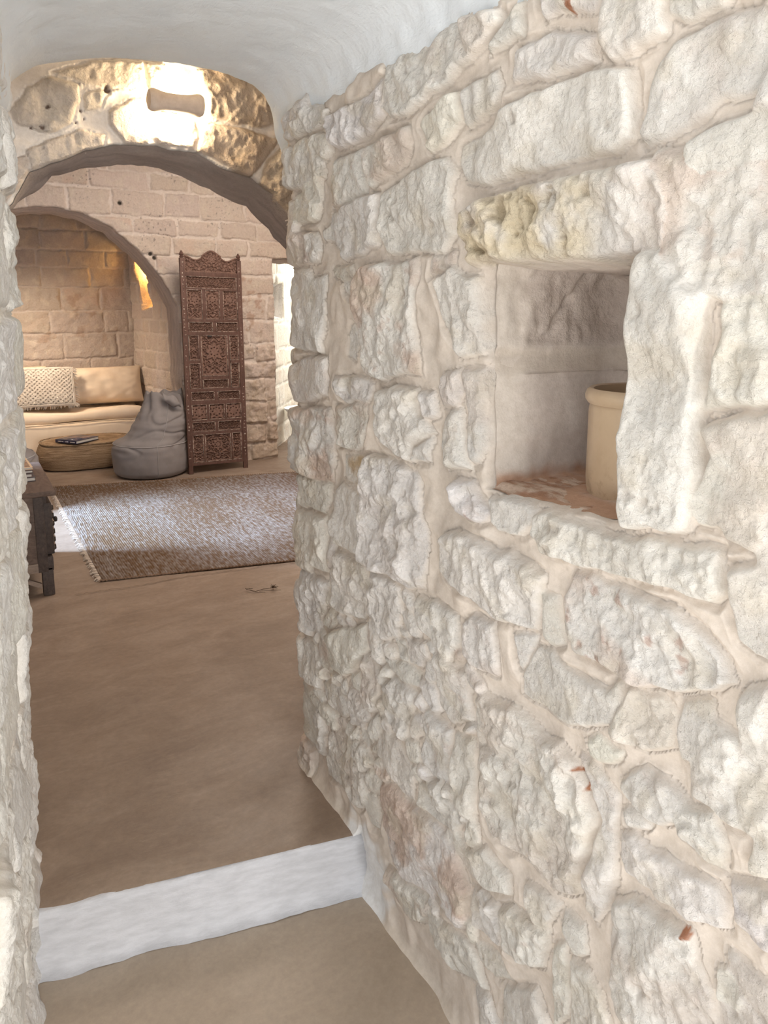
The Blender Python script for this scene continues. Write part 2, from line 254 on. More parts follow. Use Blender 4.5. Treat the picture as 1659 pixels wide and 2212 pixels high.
def relief(S, T, stones, seed=0, hgt=.016, rough=.9, edge=.010, blur=2, grow=.004, wave=0., ridge=.0, warp=1., base=(.87, .83, .778), mortar=(.70, .62, .545), stain=1.):
    """S (columns), T (rows) in metres; stones = [(kind, polygon)]; returns height, colour"""
    SS, TT = np.meshgrid(S, T); sh = SS.shape
    r = np.random.default_rng(100+seed)
    wx = (.005*pnoise(SS*9, TT*9, seed+1)+.0045*pnoise(SS*28, TT*28, seed+2)+.0012*pnoise(SS*75, TT*75, seed+3))*warp
    wy = (.005*pnoise(SS*9, TT*9, seed+4)+.0045*pnoise(SS*28, TT*28, seed+5)+.0012*pnoise(SS*75, TT*75, seed+6))*warp
    # broken faces: tilted facets, ridges and crumbs
    w1, w2, wid = worley(SS+2*wx, TT+2*wy, 17, seed+2)
    v1, v2, vid = worley(SS+1.5*wx, TT+1.5*wy, 46, seed+5)
    rgh = .009*fbm(SS, TT, 8, 3, seed+7) + .011*(.42-np.abs(pnoise(SS*19+.6*pnoise(SS*7, TT*7, seed+30), TT*13, seed+31))) + .012*(wid-.5)*sstep(0, .30, w2-w1) - .0025*(1-sstep(0, .10, w2-w1)) \
        + .0055*(vid-.5)*sstep(0, .35, v2-v1) - .0010*(1-sstep(0, .12, v2-v1)) \
        + .0030*(.4-np.abs(pnoise(SS*38, TT*26, seed+9))) + .0026*pnoise(SS*75, TT*60, seed+10) \
        + .0030*(.4-np.abs(pnoise(SS*125, TT*90, seed+12))) + .0026*pnoise(SS*210, TT*170, seed+11)
    soft = .010*fbm(SS, TT, 7, 2, seed+13) + .002*pnoise(SS*40, TT*40, seed+14)
    h = .0035*fbm(SS, TT, 10, 3, seed+15) + .0006*pnoise(SS*220, TT*220, seed+16)
    col = np.empty(sh+(3,), np.float32); col[:] = mortar
    col *= (1 + .05*fbm(SS, TT, 5, 3, seed+17))[..., None]
    base = np.array(base); dsm = np.full(sh, -9., np.float32)
    n_st = fbm(SS, TT, 6, 4, seed+20); n_st2 = fbm(SS, TT, 11, 4, seed+21); n_st3 = fbm(SS, TT, 30, 4, seed+22)
    pit = sstep(.34, .62, fbm(SS, TT, 38, 3, seed+24)*.6+.25*fbm(SS, TT, 9, 2, seed+25))
    for kind, poly in stones:
        P = np.array(poly); x0, y0 = P.min(0)-.03; x1, y1 = P.max(0)+.03
        a, b_ = np.searchsorted(S, x0), np.searchsorted(S, x1); c, d_ = np.searchsorted(T, y0), np.searchsorted(T, y1)
        if b_-a < 2 or d_-c < 2: continue
        sl = (slice(c, d_), slice(a, b_)); s, t = SS[sl], TT[sl]
        d = poly_sdf(s+wx[sl], t+wy[sl], poly)+grow
        if not (d > 0).any(): continue
        hm = {'J': 1.9, 'L': 1.75, 'P': 1.0, 'Q': 1.15, 'Y': .55, 'B': 1.15}.get(kind) or float(kind)
        H = hgt*hm*r.uniform(.9, 1.15)
        e = edge*r.uniform(.75, 1.5)
        q = np.clip(d/e, 0, 1); prof = 1-(1-q)**2.2
        cx, cy = P.mean(0); g = r.normal(0, .035, 2)
        rf = rough*(r.uniform(.75, 1.2) if hm > .65 else r.uniform(.3, .6))
        smooth_one = r.random() < .16
        body = H*.5+prof*H*.5 + sstep(0, e*1.6, d)*((soft if smooth_one else rgh*rf)[sl] if not smooth_one else soft[sl]+.35*rgh[sl]) + g[0]*(s-cx)+g[1]*(t-cy)
        hs = .003*prof+prof*np.maximum(body, .25*H+.2*body)
        cb = base*(1+r.normal(0, .028))*np.array([1, 1+r.normal(0, .004), 1+r.normal(0, .016)])
        cc = np.broadcast_to(cb, s.shape+(3,)).copy()
        ks = {'P': .75, 'Q': .4, 'L': .25, 'J': .0}.get(kind, r.choice([0, .1, .25, .5], p=[.4, .3, .2, .1]))*stain
        def mixin(f, colr):
            nonlocal cc
            cc = cc + (np.array(colr)-cc)*np.clip(f, 0, 1)[..., None]
        mixin(ks*sstep(.05, .6, n_st[sl]+.15), (.66, .49, .39))
        mixin(.5*ks*sstep(.3, .8, n_st3[sl]), (.55, .36, .27))
        mixin(stain*.5*sstep(.05, .8, n_st2[sl]), (.74, .66, .54))
        if kind == 'B': mixin(.55+.3*n_st2[sl], (.47, .37, .28))
        if kind in ('Q',):
            mixin(.5*sstep(.5, .85, n_st3[sl]+.25*n_st2[sl]), (.50, .30, .23))
        if kind == 'Y':
            mixin(.75*sstep(-.3, .4, n_st2[sl]), (.62, .42, .20)); hs = hs - .012*sstep(0, .02, d)
        if kind == 'L':
            band = sstep(.0, .07, s-.725)*sstep(-.02, .03, d)
            mixin(.9*band*sstep(-1.1, -.1, n_st2[sl]), (.78, .665, .47))
            pp = sstep(.22, .5, n_st3[sl]+.25*n_st[sl])*band*sstep(.0, .012, d)
            hs = hs - .016*pp; mixin(.6*pp, (.40, .31, .20))
        elif stain and r.random() < .3:
            pp = pit[sl]*sstep(.004, .015, d)*.6; hs = hs - .010*pp; mixin(.5*pp, (.42, .33, .25))
        up = (d > 0) & (d > dsm[sl])
        hh = h[sl]; k_ = sstep(0, .008, d); hh[up] = (hs*k_+np.minimum(hh, .006)*(1-k_))[up]
        cm = sstep(0, .010, d)[..., None]*up[..., None]
        col[sl] = col[sl]*(1-cm)+cc*cm
        dsm[sl] = np.maximum(dsm[sl], d)
    # worn arrises
    for _ in range(blur):
        hp = np.pad(h, 1, mode='edge'); h = .5*h+.125*(hp[:-2, 1:-1]+hp[2:, 1:-1]+hp[1:-1, :-2]+hp[1:-1, 2:])
    # mortar is worked up against the stones, here and there proud of them like a rope
    h = h + np.where(dsm < 0, .006*np.exp(np.clip(dsm, -1, 0)/.008), 0)
    if ridge: h = h + ridge*sstep(.0005, .010, -dsm)*sstep(-.35, .45, fbm(SS, TT, 5, 3, seed+40))*(1+.5*pnoise(SS*24, TT*24, seed+41))
    if wave: h = h + wave*fbm(SS, TT, 6.5, 3, seed+42)
    grain = .10+.90*sstep(.001, .012, dsm)
    return h, np.concatenate([col, grain[..., None]], -1), dsm

def fill_gaps(stones, s0, s1, t0, t1, rmin=.016, seed=0, taken=()):
    """small stones packed into the wide gaps between the large ones"""
    r = np.random.default_rng(900+seed); a = np.arange(s0, s1, .006); b_ = np.arange(t0, t1, .006); A, B = np.meshgrid(a, b_); D = np.full(A.shape, -9.)
    def put(poly):
        P = np.array(poly); i0, i1 = np.searchsorted(a, (P[:, 0].min()-.15, P[:, 0].max()+.15)); j0, j1 = np.searchsorted(b_, (P[:, 1].min()-.15, P[:, 1].max()+.15))
        sl = (slice(j0, j1), slice(i0, i1))
        if A[sl].size: D[sl] = np.maximum(D[sl], poly_sdf(A[sl], B[sl], poly))
    for p in list(taken)+[q[1] for q in stones]: put(p)
    out = []
    for _ in range(900):
        D[D < -.075] = 0
        k = np.argmin(D); v = -D.flat[k]
        if v < rmin: break
        c = (A.flat[k], B.flat[k]); R = min(v, .055)*.90; n = 9; ph = r.uniform(0, 6)
        best = None
        for rot in np.linspace(0, PI, 6, endpoint=False):        # stretch along the gap as far as it goes
            for L in (2.4, 1.9, 1.5, 1.15):
                p = []
                for i in range(n):
                    t = 2*PI*i/n+ph*.1; x, y = math.cos(t)*R*L*.8, math.sin(t)*R*.9
                    p.append((c[0]+x*math.cos(rot)-y*math.sin(rot), c[1]+x*math.sin(rot)+y*math.cos(rot)))
                ii = [(min(max(int(round((q[1]-t0)/.006)), 0), len(b_)-1), min(max(int(round((q[0]-s0)/.006)), 0), len(a)-1)) for q in p]
                if max(D[i] for i in ii) < -.0002:
                    if best is None or L > best[0]: best = (L, p)
                    break
        if best is None: D[np.hypot(A-c[0], B-c[1]) < .016] = 0; continue
        p = [(q[0]+r.normal(0, .0025), q[1]+r.normal(0, .0025)) for q in best[1]]
        out.append((str(round(r.uniform(.6, .95), 2)), p)); put(p)
    return out

def courses(s0, s1, t0, t1, ch=(.13, .22), cw=(.16, .38), gap=.012, seed=0, jit=.012, skip=None):
    r = np.random.default_rng(500+seed); out = []; t = t0
    while t < t1:
        hgt = r.uniform(*ch); s = s0 - r.uniform(0, cw[1]); sl = r.normal(0, .01)
        while s < s1:
            w = r.uniform(*cw)
            j = lambda: r.normal(0, jit)
            g = gap*r.uniform(.6, 1.4)
            p = [(s+g+j()*.5, t+g+j()*.5), (s+w*.5+j(), t+g+j()*.4), (s+w-g+j()*.5, t+g+j()*.5), (s+w-g+j()*.4, t+hgt*.5), (s+w-g+j()*.5, t+hgt-g+j()*.5),
                 (s+w*.5+j(), t+hgt-g+j()*.4), (s+g+j()*.5, t+hgt-g+j()*.5), (s+g+j()*.4, t+hgt*.5)]
            c = (s+w/2, t+hgt/2)
            if skip is None or not skip(*c): out.append((str(round(r.uniform(.6, 1.1), 2)), p))
            s += w
        t += hgt
    return out
# ------------------------------------------------------------------ materials of the place
M_wall = mat_stone('limestone_masonry', (.8, .0032), 260)
M_far = mat_stone('old_masonry', (.5, .006), 120)
M_plaster, nt, b = new_mat('lime_plaster', (.74, .735, .725), .85, .2)
v = coords(nt)
nt.links.new(ramp(nt, noise(nt, v, 3.5, 6, .62, .5), [(.3, (.745, .785, .825)), (.7, (.83, .868, .90))]), b.inputs['Base Color'])
v2 = coords(nt, (1, .25, 1))
p = bump(nt, b, noise(nt, v, 14, 5, .6), .35, .02)
bump(nt, b, noise(nt, v2, 130, 4, .7, 1.), .35, .004, p)
M_cement, nt, b = new_mat('polished_cement', (.3, .23, .17), .42, .35)
v = coords(nt)
c1 = ramp(nt, noise(nt, coords(nt, (.8, 1.7, 1)), 4.2, 9, .70, .6), [(.26, (.215, .157, .118)), (.5, (.285, .215, .165)), (.76, (.365, .285, .225))])
c2 = ramp(nt, noise(nt, v, 45, 6, .7), [(.3, (.86, .86, .86)), (.7, (1.08, 1.07, 1.05))])
cc = mixc(nt, 1., c1, c2, 'MULTIPLY')
scr = ramp(nt, noise(nt, coords(nt, (1, 6, 1)), 9, 8, .75, 2.), [(.58, (0, 0, 0)), (.72, (1, 1, 1))])
cc = mixc(nt, mixc(nt, 1., scr, (.25, .25, .25), 'MULTIPLY'), cc, (.50, .42, .34))
nt.links.new(cc, b.inputs['Base Color'])
nt.links.new(ramp(nt, noise(nt, v, 6, 5, .6), [(.3, (.33,)*3), (.7, (.55,)*3)]), b.inputs['Roughness'])
bump(nt, b, noise(nt, v, 18, 6, .6), .12, .01)
M_cement_low, nt, b = new_mat('cement_screed', (.36, .29, .22), .55, .3)
v = coords(nt)
c1 = ramp(nt, noise(nt, coords(nt, (.8, 1.3, 1)), 3.2, 8, .66, .6), [(.28, (.36, .292, .225)), (.5, (.43, .353, .277)), (.74, (.50, .42, .335))])
nt.links.new(mixc(nt, 1., c1, ramp(nt, noise(nt, v, 60, 6, .7), [(.3, (.9, .9, .9)), (.7, (1.06, 1.06, 1.06))]), 'MULTIPLY'), b.inputs['Base Color'])
bump(nt, b, noise(nt, v, 30, 6, .6), .12, .006)
M_white = mat_var('white_lime_paint', (.51, .51, .53), (.61, .61, .635), 9, .8, .2, 60, .4, .004, (2, 2, 8))

# ------------------------------------------------------------------ right wall of the passage
def lin(*seg):
    out = []
    for a, b_, st in seg: out.append(np.arange(a, b_-st*.3, st))
    return np.concatenate(out)

STEP = lambda x: 1.651 - .194*x            # y of the step edge, a line a little askew
def resample(poly, step, other=None):
    out = []; src = other or poly
    n = len(poly)
    for i in range(n):
        a = np.array(poly[i]); b_ = np.array(poly[(i+1) % n]); k = max(1, int(np.linalg.norm(b_-a)/step))
        a2 = np.array(src[i]); b2 = np.array(src[(i+1) % n])
        out += [a2+(b2-a2)*j/k for j in range(k)]
    return np.array(out)
def ragged(P, amp, seed=31):
    return P+np.stack([amp*pnoise(P[:, 0]*14, P[:, 1]*14, seed)+.45*amp*pnoise(P[:, 0]*45, P[:, 1]*45, seed+1), amp*pnoise(P[:, 0]*14, P[:, 1]*14, seed+2)+.45*amp*pnoise(P[:, 0]*45, P[:, 1]*45, seed+3)], -1)
NICHE_P = ragged(resample(clean(NICHE), .007), .004)
def wall_right():
    ye, rc = 1.815, .05
    S = lin((-1.35, .40, .012), (.40, 1.0, .0022), (1.0, 1.97, .0031), (1.97, 2.75, .016), (2.75, 2.76, .01))
    T = lin((-.22, 2.02, .0026))
    st = [(k, clean(p)) for k, p in STONES]
    st += courses(-1.5, .385, -.2, 2.1, (.12, .2), (.16, .34), .016, 1)
    st += courses(1.90, 2.9, -.2, 2.1, (.12, .2), (.16, .34), .012, 2)
    st += fill_gaps(st, 1.02, 1.84, -.14, .72, .0135, 1)
    h, col, dsm = relief(S, T, st, 1, hgt=.017, grow=.0055, wave=.009, ridge=.011, rough=1.0, blur=4)
    SS, TT = np.meshgrid(S, T)
    # mortar skirt on both floors, limewash beside the step
    zf = np.where(SS > 1.50+.012*pnoise(TT*20, SS*20, 3), 0., LOW)
    sk = np.exp(-np.clip(TT-zf, 0, 9)/.017)
    sk *= (1+.3*pnoise(SS*7, TT*2, 9))
    h = h*(1-.7*np.clip(sk, 0, 1)) + .026*sk
    al = col[..., 3:]*(1-.8*np.clip(sk, 0, 1))[..., None]; col = col[..., :3]
    col = col+(np.array((.70, .62, .53))-col)*np.clip(1.3*sk, 0, 1)[..., None]
    ww = sstep(1.33, 1.38, SS+.03*pnoise(SS*30, TT*30, 6))*sstep(1.56, 1.52, SS+.02*pnoise(SS*40, TT*40, 8))*sstep(.06, .0, TT+.05*pnoise(SS*25, TT*25, 7)-.2*(SS-1.5))
    col = col+(np.array((.84, .84, .84))-col)*np.clip(ww, 0, 1)[..., None]
    # rust marks
    for (y, z, ry, rz) in ((.826, 1.735, .006, .012), (.752, .618, .008, .0025), (.735, .60, .003, .007), (.545, .50, .007, .005)):
        rr = np.hypot((SS-y)/ry, (TT-z)/rz)+.8*pnoise(SS*160, TT*160, 3)
        f = .9*sstep(1.25, .7, rr)
        col = col+(np.array((.42, .16, .07))-col)*f[..., None]
    h = h-.034*sstep(1.775, 1.835, TT+.018*fbm(SS, TT, 7, 3, 90))
    # opening of the niche: the edge turns inwards
    d = np.full(SS.shape, -9.)
    sl = (slice(*np.searchsorted(T, (.94, 1.47))), slice(*np.searchsorted(S, (.62, 1.10))))
    d[sl] = poly_sdf(SS[sl], TT[sl], NICHE_P)
    near = np.clip(-d/.012, 0, 1); h = h - .010*(1-np.sqrt(1-(1-near)**2))*(d < 0)
    h = np.where(d > 0, h*np.clip(1-d/.006, 0, 1)-.010-np.clip(d/.0065, 0, 1.4)*.05, h)
    keep = (d[:-1, :-1] < .0085) & (d[1:, 1:] < .0085) & (d[:-1, 1:] < .0085) & (d[1:, :-1] < .0085)
    s1 = ye+rc*PI/2
    a = np.clip((SS-ye)/rc, 0, PI/2)
    X0 = .792 + .010*(1-TT)
    nx, ny = -np.cos(a), np.sin(a)
    px = np.where(SS <= ye, X0, X0+rc-rc*np.cos(a)+np.clip(SS-s1, 0, 9)); py = np.where(SS <= ye, SS, ye+rc*np.sin(a))
    V = np.stack([px+nx*h, py+ny*h, TT], -1).reshape(-1, 3)
    F = grid_faces(*SS.shape, keep=keep)
    V, F, c = compact(V, F, np.concatenate([col, al], -1).reshape(-1, 4))
    return structure(link('wall_right', np_mesh('wall_right', V, F, c), M_wall), 'rough white limestone passage wall with a square niche')
W_right = wall_right()

def niche():
    L = NICHE_P; n = len(L)
    ctr = L.mean(0); Dp = np.concatenate([np.linspace(-.030, .20, 52), .20+.055*np.sin(np.linspace(.05, PI/2, 14))])
    V = []; Cc = []
    for x in Dp:
        q = max(0, (x-.20)/.055); ins = .0008+.13*max(0, min(x, .03)+.033)+.030*max(x, 0)+.05*(1-math.sqrt(max(0, 1-q*q)))
        dirv = ctr-L; dn = dirv/np.abs(dirv).max(1)[:, None]
        P = L+np.sign(dirv)*np.minimum(np.abs(dirv), ins)
        z = P[:, 1]; sdep = np.full(n, x)
        band = sstep(1.205, 1.222, z+.006*pnoise(sdep*18, z*3, 2))*sstep(1.262, 1.248, z+.006*pnoise(sdep*22, z*3, 4))
        up = sstep(1.255, 1.275, z)
        amp = (.006*fbm(sdep, z, 11, 4, 5)+.004*np.abs(pnoise(sdep*26, z*20, 8))-.010*np.exp(-((z-1.33-(sdep-.12)*1.3)/.010)**2)*sstep(.05, .12, sdep))*up + .003*fbm(sdep, z, 10, 3, 6) + .006*(1-band)
        left = P[:, 0] > .93
        out = np.where(left, amp, .25*amp)
        P2 = P.copy(); P2[:, 0] += -np.sign(P[:, 0]-ctr[0])*out*(np.abs(P[:, 0]-ctr[0]) > .08)
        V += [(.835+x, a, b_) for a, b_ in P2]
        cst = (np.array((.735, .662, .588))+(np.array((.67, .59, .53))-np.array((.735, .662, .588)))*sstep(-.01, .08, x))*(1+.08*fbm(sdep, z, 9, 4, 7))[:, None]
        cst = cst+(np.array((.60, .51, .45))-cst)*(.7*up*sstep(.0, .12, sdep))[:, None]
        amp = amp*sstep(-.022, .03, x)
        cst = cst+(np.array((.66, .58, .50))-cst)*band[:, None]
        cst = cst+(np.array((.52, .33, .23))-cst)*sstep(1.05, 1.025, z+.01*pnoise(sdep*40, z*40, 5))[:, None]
        Cc.append(np.concatenate([cst, (.15+.6*up*sstep(.02, .1, x)*np.ones(n))[:, None]], 1))
    R = len(Dp); idx = np.arange(R*n).reshape(R, n)
    F = np.stack([idx[:-1], np.roll(idx, -1, 1)[:-1], np.roll(idx, -1, 1)[1:], idx[1:]], -1).reshape(-1, 4)
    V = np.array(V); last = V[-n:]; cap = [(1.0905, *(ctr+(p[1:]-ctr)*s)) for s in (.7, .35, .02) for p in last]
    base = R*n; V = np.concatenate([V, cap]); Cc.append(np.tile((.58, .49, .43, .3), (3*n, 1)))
    rows = [np.arange(base-n, base), np.arange(base, base+n), np.arange(base+n, base+2*n), np.arange(base+2*n, base+3*n)]
    for r0, r1 in zip(rows[:-1], rows[1:]):
        F = np.concatenate([F, np.stack([r0, np.roll(r0, -1), np.roll(r1, -1), r1], -1)])
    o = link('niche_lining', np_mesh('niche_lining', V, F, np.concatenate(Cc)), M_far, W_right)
    # stained slab at the bottom
    xs = np.linspace(.795, 1.075, 90); ys = np.linspace(.70, 1.012, 100)
    XX, YY = np.meshgrid(xs, ys)
    Z = 1.0235+.0025*fbm(XX, YY, 14, 4, 3)+.003*np.abs(pnoise(XX*50, YY*18, 4))-.012*sstep(.825, .795, XX)
    f = sstep(-.5, .5, fbm(XX*2.2, YY*.8, 22, 5, 9))
    cc = np.array((.40, .225, .145))+(np.array((.66, .52, .42))-np.array((.40, .225, .145)))*f[..., None]
    link('niche_sill', np_mesh('niche_sill', np.stack([XX, YY, Z], -1).reshape(-1, 3), grid_faces(*XX.shape), cc.reshape(-1, 3)), M_far, W_right)
niche()

# ------------------------------------------------------------------ left wall of the passage
def wall_left():
    A = np.array((.108, 1.80)); B = np.array((-.004, 1.0)); L = np.linalg.norm(A-B); dv = (A-B)/L; nv = np.array((dv[1], -dv[0]))
    S = lin((-1.3, -.12, .016), (-.12, L+.10, .0034), (L+.10, L+.95, .016)); T = lin((-.22, 2.02, .004))
    h, col, dsm = relief(S, T, courses(-1.5, L+1.1, -.25, 2.1, (.13, .24), (.18, .36), .011, 5), 5, hgt=.016, stain=.4, base=(.85, .83, .79), mortar=(.82, .78, .72), wave=.006)
    SS, TT = np.meshgrid(S, T); rc = .04; q = rc*PI/2
    zf = np.where(SS > L-.17, 0., LOW); sk = np.exp(-np.clip(TT-zf, 0, 9)/.035)
    h = h*(1-.7*sk)+.030*sk*(1+.5*pnoise(SS*14, TT*5, 9))
    col[..., :3] += (np.array((.80, .78, .76))-col[..., :3])*np.clip(1.3*sk, 0, 1)[..., None]
    a = np.clip((SS-L)/rc, 0, PI/2)-np.clip(-SS/rc, 0, PI/2)     # turns the far corner and the near corner
    n0 = np.stack([nv[0]*np.cos(a)+dv[0]*np.sin(a), nv[1]*np.cos(a)+dv[1]*np.sin(a)], -1)
    sc_ = np.clip(SS, 0, L); off = np.where((SS > L) | (SS < 0), rc, 0)
    tail = np.clip(SS-L-q, 0, 9)+np.clip(-SS-q, 0, 9)
    px = B[0]+dv[0]*sc_-nv[0]*off+n0[..., 0]*off-nv[0]*tail; py = B[1]+dv[1]*sc_-nv[1]*off+n0[..., 1]*off-nv[1]*tail
    V = np.stack([px+n0[..., 0]*h+.045*(TT-1.5)+.009, py+n0[..., 1]*h, TT], -1).reshape(-1, 3)
    return structure(link('wall_left', np_mesh('wall_left', V, grid_faces(*SS.shape, flip=True), col.reshape(-1, 4)), M_wall), 'rough white limestone wall edge at the side of the passage')
wall_left()

# ------------------------------------------------------------------ plastered vault
def vault():
    prof = np.array([(-.03, 1.70), (.005, 1.75), (.012, 1.80), (.03, 1.822), (.11, 1.862), (.34, 1.898), (.59, 1.913), (.77, 1.908), (.88, 1.89), (.935, 1.868), (.963, 1.835), (.975, 1.80), (.985, 1.77), (1.0, 1.73)])
    q = np.linspace(0, 1, len(prof)); qq = np.linspace(0, 1, 200)
    from_ = lambda k: np.interp(qq, q, prof[:, k])
    def sm(a):
        for _ in range(12): a = np.concatenate([a[:1], (a[:-2]+2*a[1:-1]+a[2:])/4, a[-1:]])
        return a
    t, z = sm(from_(0)), sm(from_(1))
    Y = np.concatenate([np.arange(.30, 1.93, .012), 1.93+.02*np.sin(np.linspace(0, PI/2, 6))])
    TT, YY = np.meshgrid(t, Y); ZZ, _ = np.meshgrid(z, Y)
    xl = .122+.1395*(np.minimum(YY, 1.8)-1.8)+.02
    X = xl+(.800-xl)*TT
    n = .004*fbm(X, YY, 2.2, 3, 40)+.0012*fbm(X*3, YY, 16, 3, 41)
    side = np.clip((TT-.9)/.08, 0, 1)
    lip = np.clip((YY-1.93)/.02, 0, 1)
    yy = YY+lip*.012*pnoise(X*16, X*3, 4)+.010*lip*pnoise(X*40, X*5, 8)
    ZZ = ZZ+lip**2*.02
    V = np.stack([X-side*(n*1.2+.004*pnoise(YY*25, ZZ*25, 3)), yy, ZZ+(1-side)*n], -1)
    # the rough end of the vault, turned up behind the lip
    e = V[-1:].copy(); e[..., 2] += .05; e[..., 1] -= .01
    g = V[:1].copy(); g[..., 2] += .12; g[..., 1] -= .02
    V = np.concatenate([g, V, e])
    return structure(link('ceiling', np_mesh('ceiling', V.reshape(-1, 3), grid_faces(V.shape[0], V.shape[1])), M_plaster), 'white plastered barrel vault over the passage')
vault()

# ------------------------------------------------------------------ walls with openings
def relief_wall(name, origin, d, n, S, T, stones, holes=(), seed=0, depth=.0, mat=None, label=None, wall_col=None, tunnel_col=(.6, .52, .45), skirt=0., parent=None, edge_noise=.006, post=None, back=None, **kw):
    """vertical wall through origin along d with normal n; every hole gets a lining of the given depth"""
    h, col, dsm = relief(S, T, stones, seed, **kw)
    SS, TT = np.meshgrid(S, T); keep = np.ones((len(T)-1, len(S)-1), bool)
    al = col[..., 3:]; col = col[..., :3]
    if post is not None: h, col = post(SS, TT, h, col)
    if skirt:
        sk = np.exp(-np.clip(TT, 0, 9)/skirt); h = h*(1-.6*sk)+.02*sk
    st = max(np.diff(S).min(), np.diff(T).min())
    lin_ = []
    for ih, hole in enumerate(holes):
        P0 = resample(hole, .02); P1 = resample(hole, .02, back[ih]) if back else P0
        dr = ragged(P0, edge_noise)-P0; P0 = P0+dr; P1 = P1+dr
        d_ = poly_sdf(SS, TT, P0)
        h = np.where(d_ > 0, h*np.clip(1-d_/(2*st), 0, 1)-np.clip(d_/(2*st), 0, 1.25)*.06, h)
        lim = 2.0*st
        keep &= (d_[:-1, :-1] < lim) & (d_[1:, 1:] < lim) & (d_[:-1, 1:] < lim) & (d_[1:, :-1] < lim)
        if depth:
            m = len(P0)
            rows = np.linspace(.008, depth, max(3, int(depth/.02)))
            VV = []; CC = []
            for x in rows:
                P = P0+(P1-P0)*(x/depth); cen = P.mean(0); dv = cen-P
                Q = P+dv/np.maximum(np.linalg.norm(dv, axis=1), .01)[:, None]*st*(.7+min(33*x, 2.6))
                per = np.arange(m)*.02
                nn = sstep(.0, .05, x)*.006*fbm(per, np.full(m, x), 7, 4, seed+50)+sstep(.0, .05, x)*.004*np.abs(pnoise(per*60, np.full(m, x*30), seed+3))
                Q = Q + dv/np.maximum(np.linalg.norm(dv, axis=1), .01)[:, None]*nn[:, None]
                VV.append([(origin[0]+d[0]*a-n[0]*x, origin[1]+d[1]*a-n[1]*x, b_) for a, b_ in Q])
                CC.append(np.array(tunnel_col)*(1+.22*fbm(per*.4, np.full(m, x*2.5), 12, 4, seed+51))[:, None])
            VV = np.array(VV); lin_.append((VV, np.array(CC)))
    V = np.stack([origin[0]+d[0]*SS+n[0]*h, origin[1]+d[1]*SS+n[1]*h, TT], -1).reshape(-1, 3)
    flip = (d[0]*n[1]-d[1]*n[0]) > 0
    F = grid_faces(*SS.shape, keep=keep, flip=flip)
    V, F, c = compact(V, F, np.concatenate([col, al], -1).reshape(-1, 4))
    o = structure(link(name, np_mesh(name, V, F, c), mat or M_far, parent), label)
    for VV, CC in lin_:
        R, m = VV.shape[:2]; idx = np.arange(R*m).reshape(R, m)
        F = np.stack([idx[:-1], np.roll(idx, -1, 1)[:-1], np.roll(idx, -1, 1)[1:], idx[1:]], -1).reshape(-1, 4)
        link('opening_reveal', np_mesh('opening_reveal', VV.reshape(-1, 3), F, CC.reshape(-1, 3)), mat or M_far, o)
    return o

A1 = clean(ARCH1)
hole1 = [(-.02, -.5), (-.02, 1.25), (.06, 1.45), (.13, 1.56)] + A1 + [(1.17, 1.41), (1.25, 1.22), (1.32, 1.0), (1.32, -.5)]
hole1b = [(-.02, -.5), (-.02, 1.27), (.07, 1.49), (.15, 1.60)] + clean(ARCH1B) + [(1.30, 1.32), (1.36, 1.1), (1.40, .9), (1.40, -.5)]
hole1c = [(.66+(x-.66)*1.12, z+(.07 if z > 0 else 0)) for x, z in hole1b]
def lamp_post(SS, TT, h, col):
    for (x, z, r) in ((.30, 1.905, .006), (.39, 1.905, .005), (.40, 1.885, .004), (.25, 1.84, .004), (.28, 1.845, .006), (.375, 1.87, .004), (.47, 1.975, .012)):
        f = sstep(1.2, .6, np.hypot(SS-x, TT-z)/r+.5*pnoise(SS*120, TT*120, 3))
        col = col+(np.array((.16, .09, .06))-col)*(.85*f)[..., None]; h = h-.01*f
    return h, col
relief_wall('wall_lamp_arch', (0, 2.5), (1, 0), (0, -1), lin((-.75, .0, .014), (.0, 1.24, .0036), (1.24, 1.75, .014)), lin((0, 1.40, .014), (1.40, 2.30, .0036)),
            [(k, clean(p)) for k, p in LAMP_STONES] + [s for s in courses(-.8, 1.8, 0, 2.3, (.16, .24), (.2, .4), .015, 8) if not (.05 < np.mean([q[0] for q in s[1]]) < 1.2 and np.mean([q[1] for q in s[1]]) > 1.4)],
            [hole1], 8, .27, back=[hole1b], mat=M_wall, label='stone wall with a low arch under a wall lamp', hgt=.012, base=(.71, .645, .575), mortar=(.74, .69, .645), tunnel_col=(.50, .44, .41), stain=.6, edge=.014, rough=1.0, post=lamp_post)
relief_wall('wall_arch_back', (0, 2.775), (1, 0), (0, 1), lin((-.75, 1.8, .012), (1.8, 3.5, .04)), lin((0, 2.78, .012)), courses(-.8, 3.6, 0, 2.8, (.16, .24), (.2, .4), .015, 9), [hole1c], 9, 0, M_far, 'far face of the arch wall', hgt=.012, base=(.62, .53, .46), mortar=(.70, .62, .55))

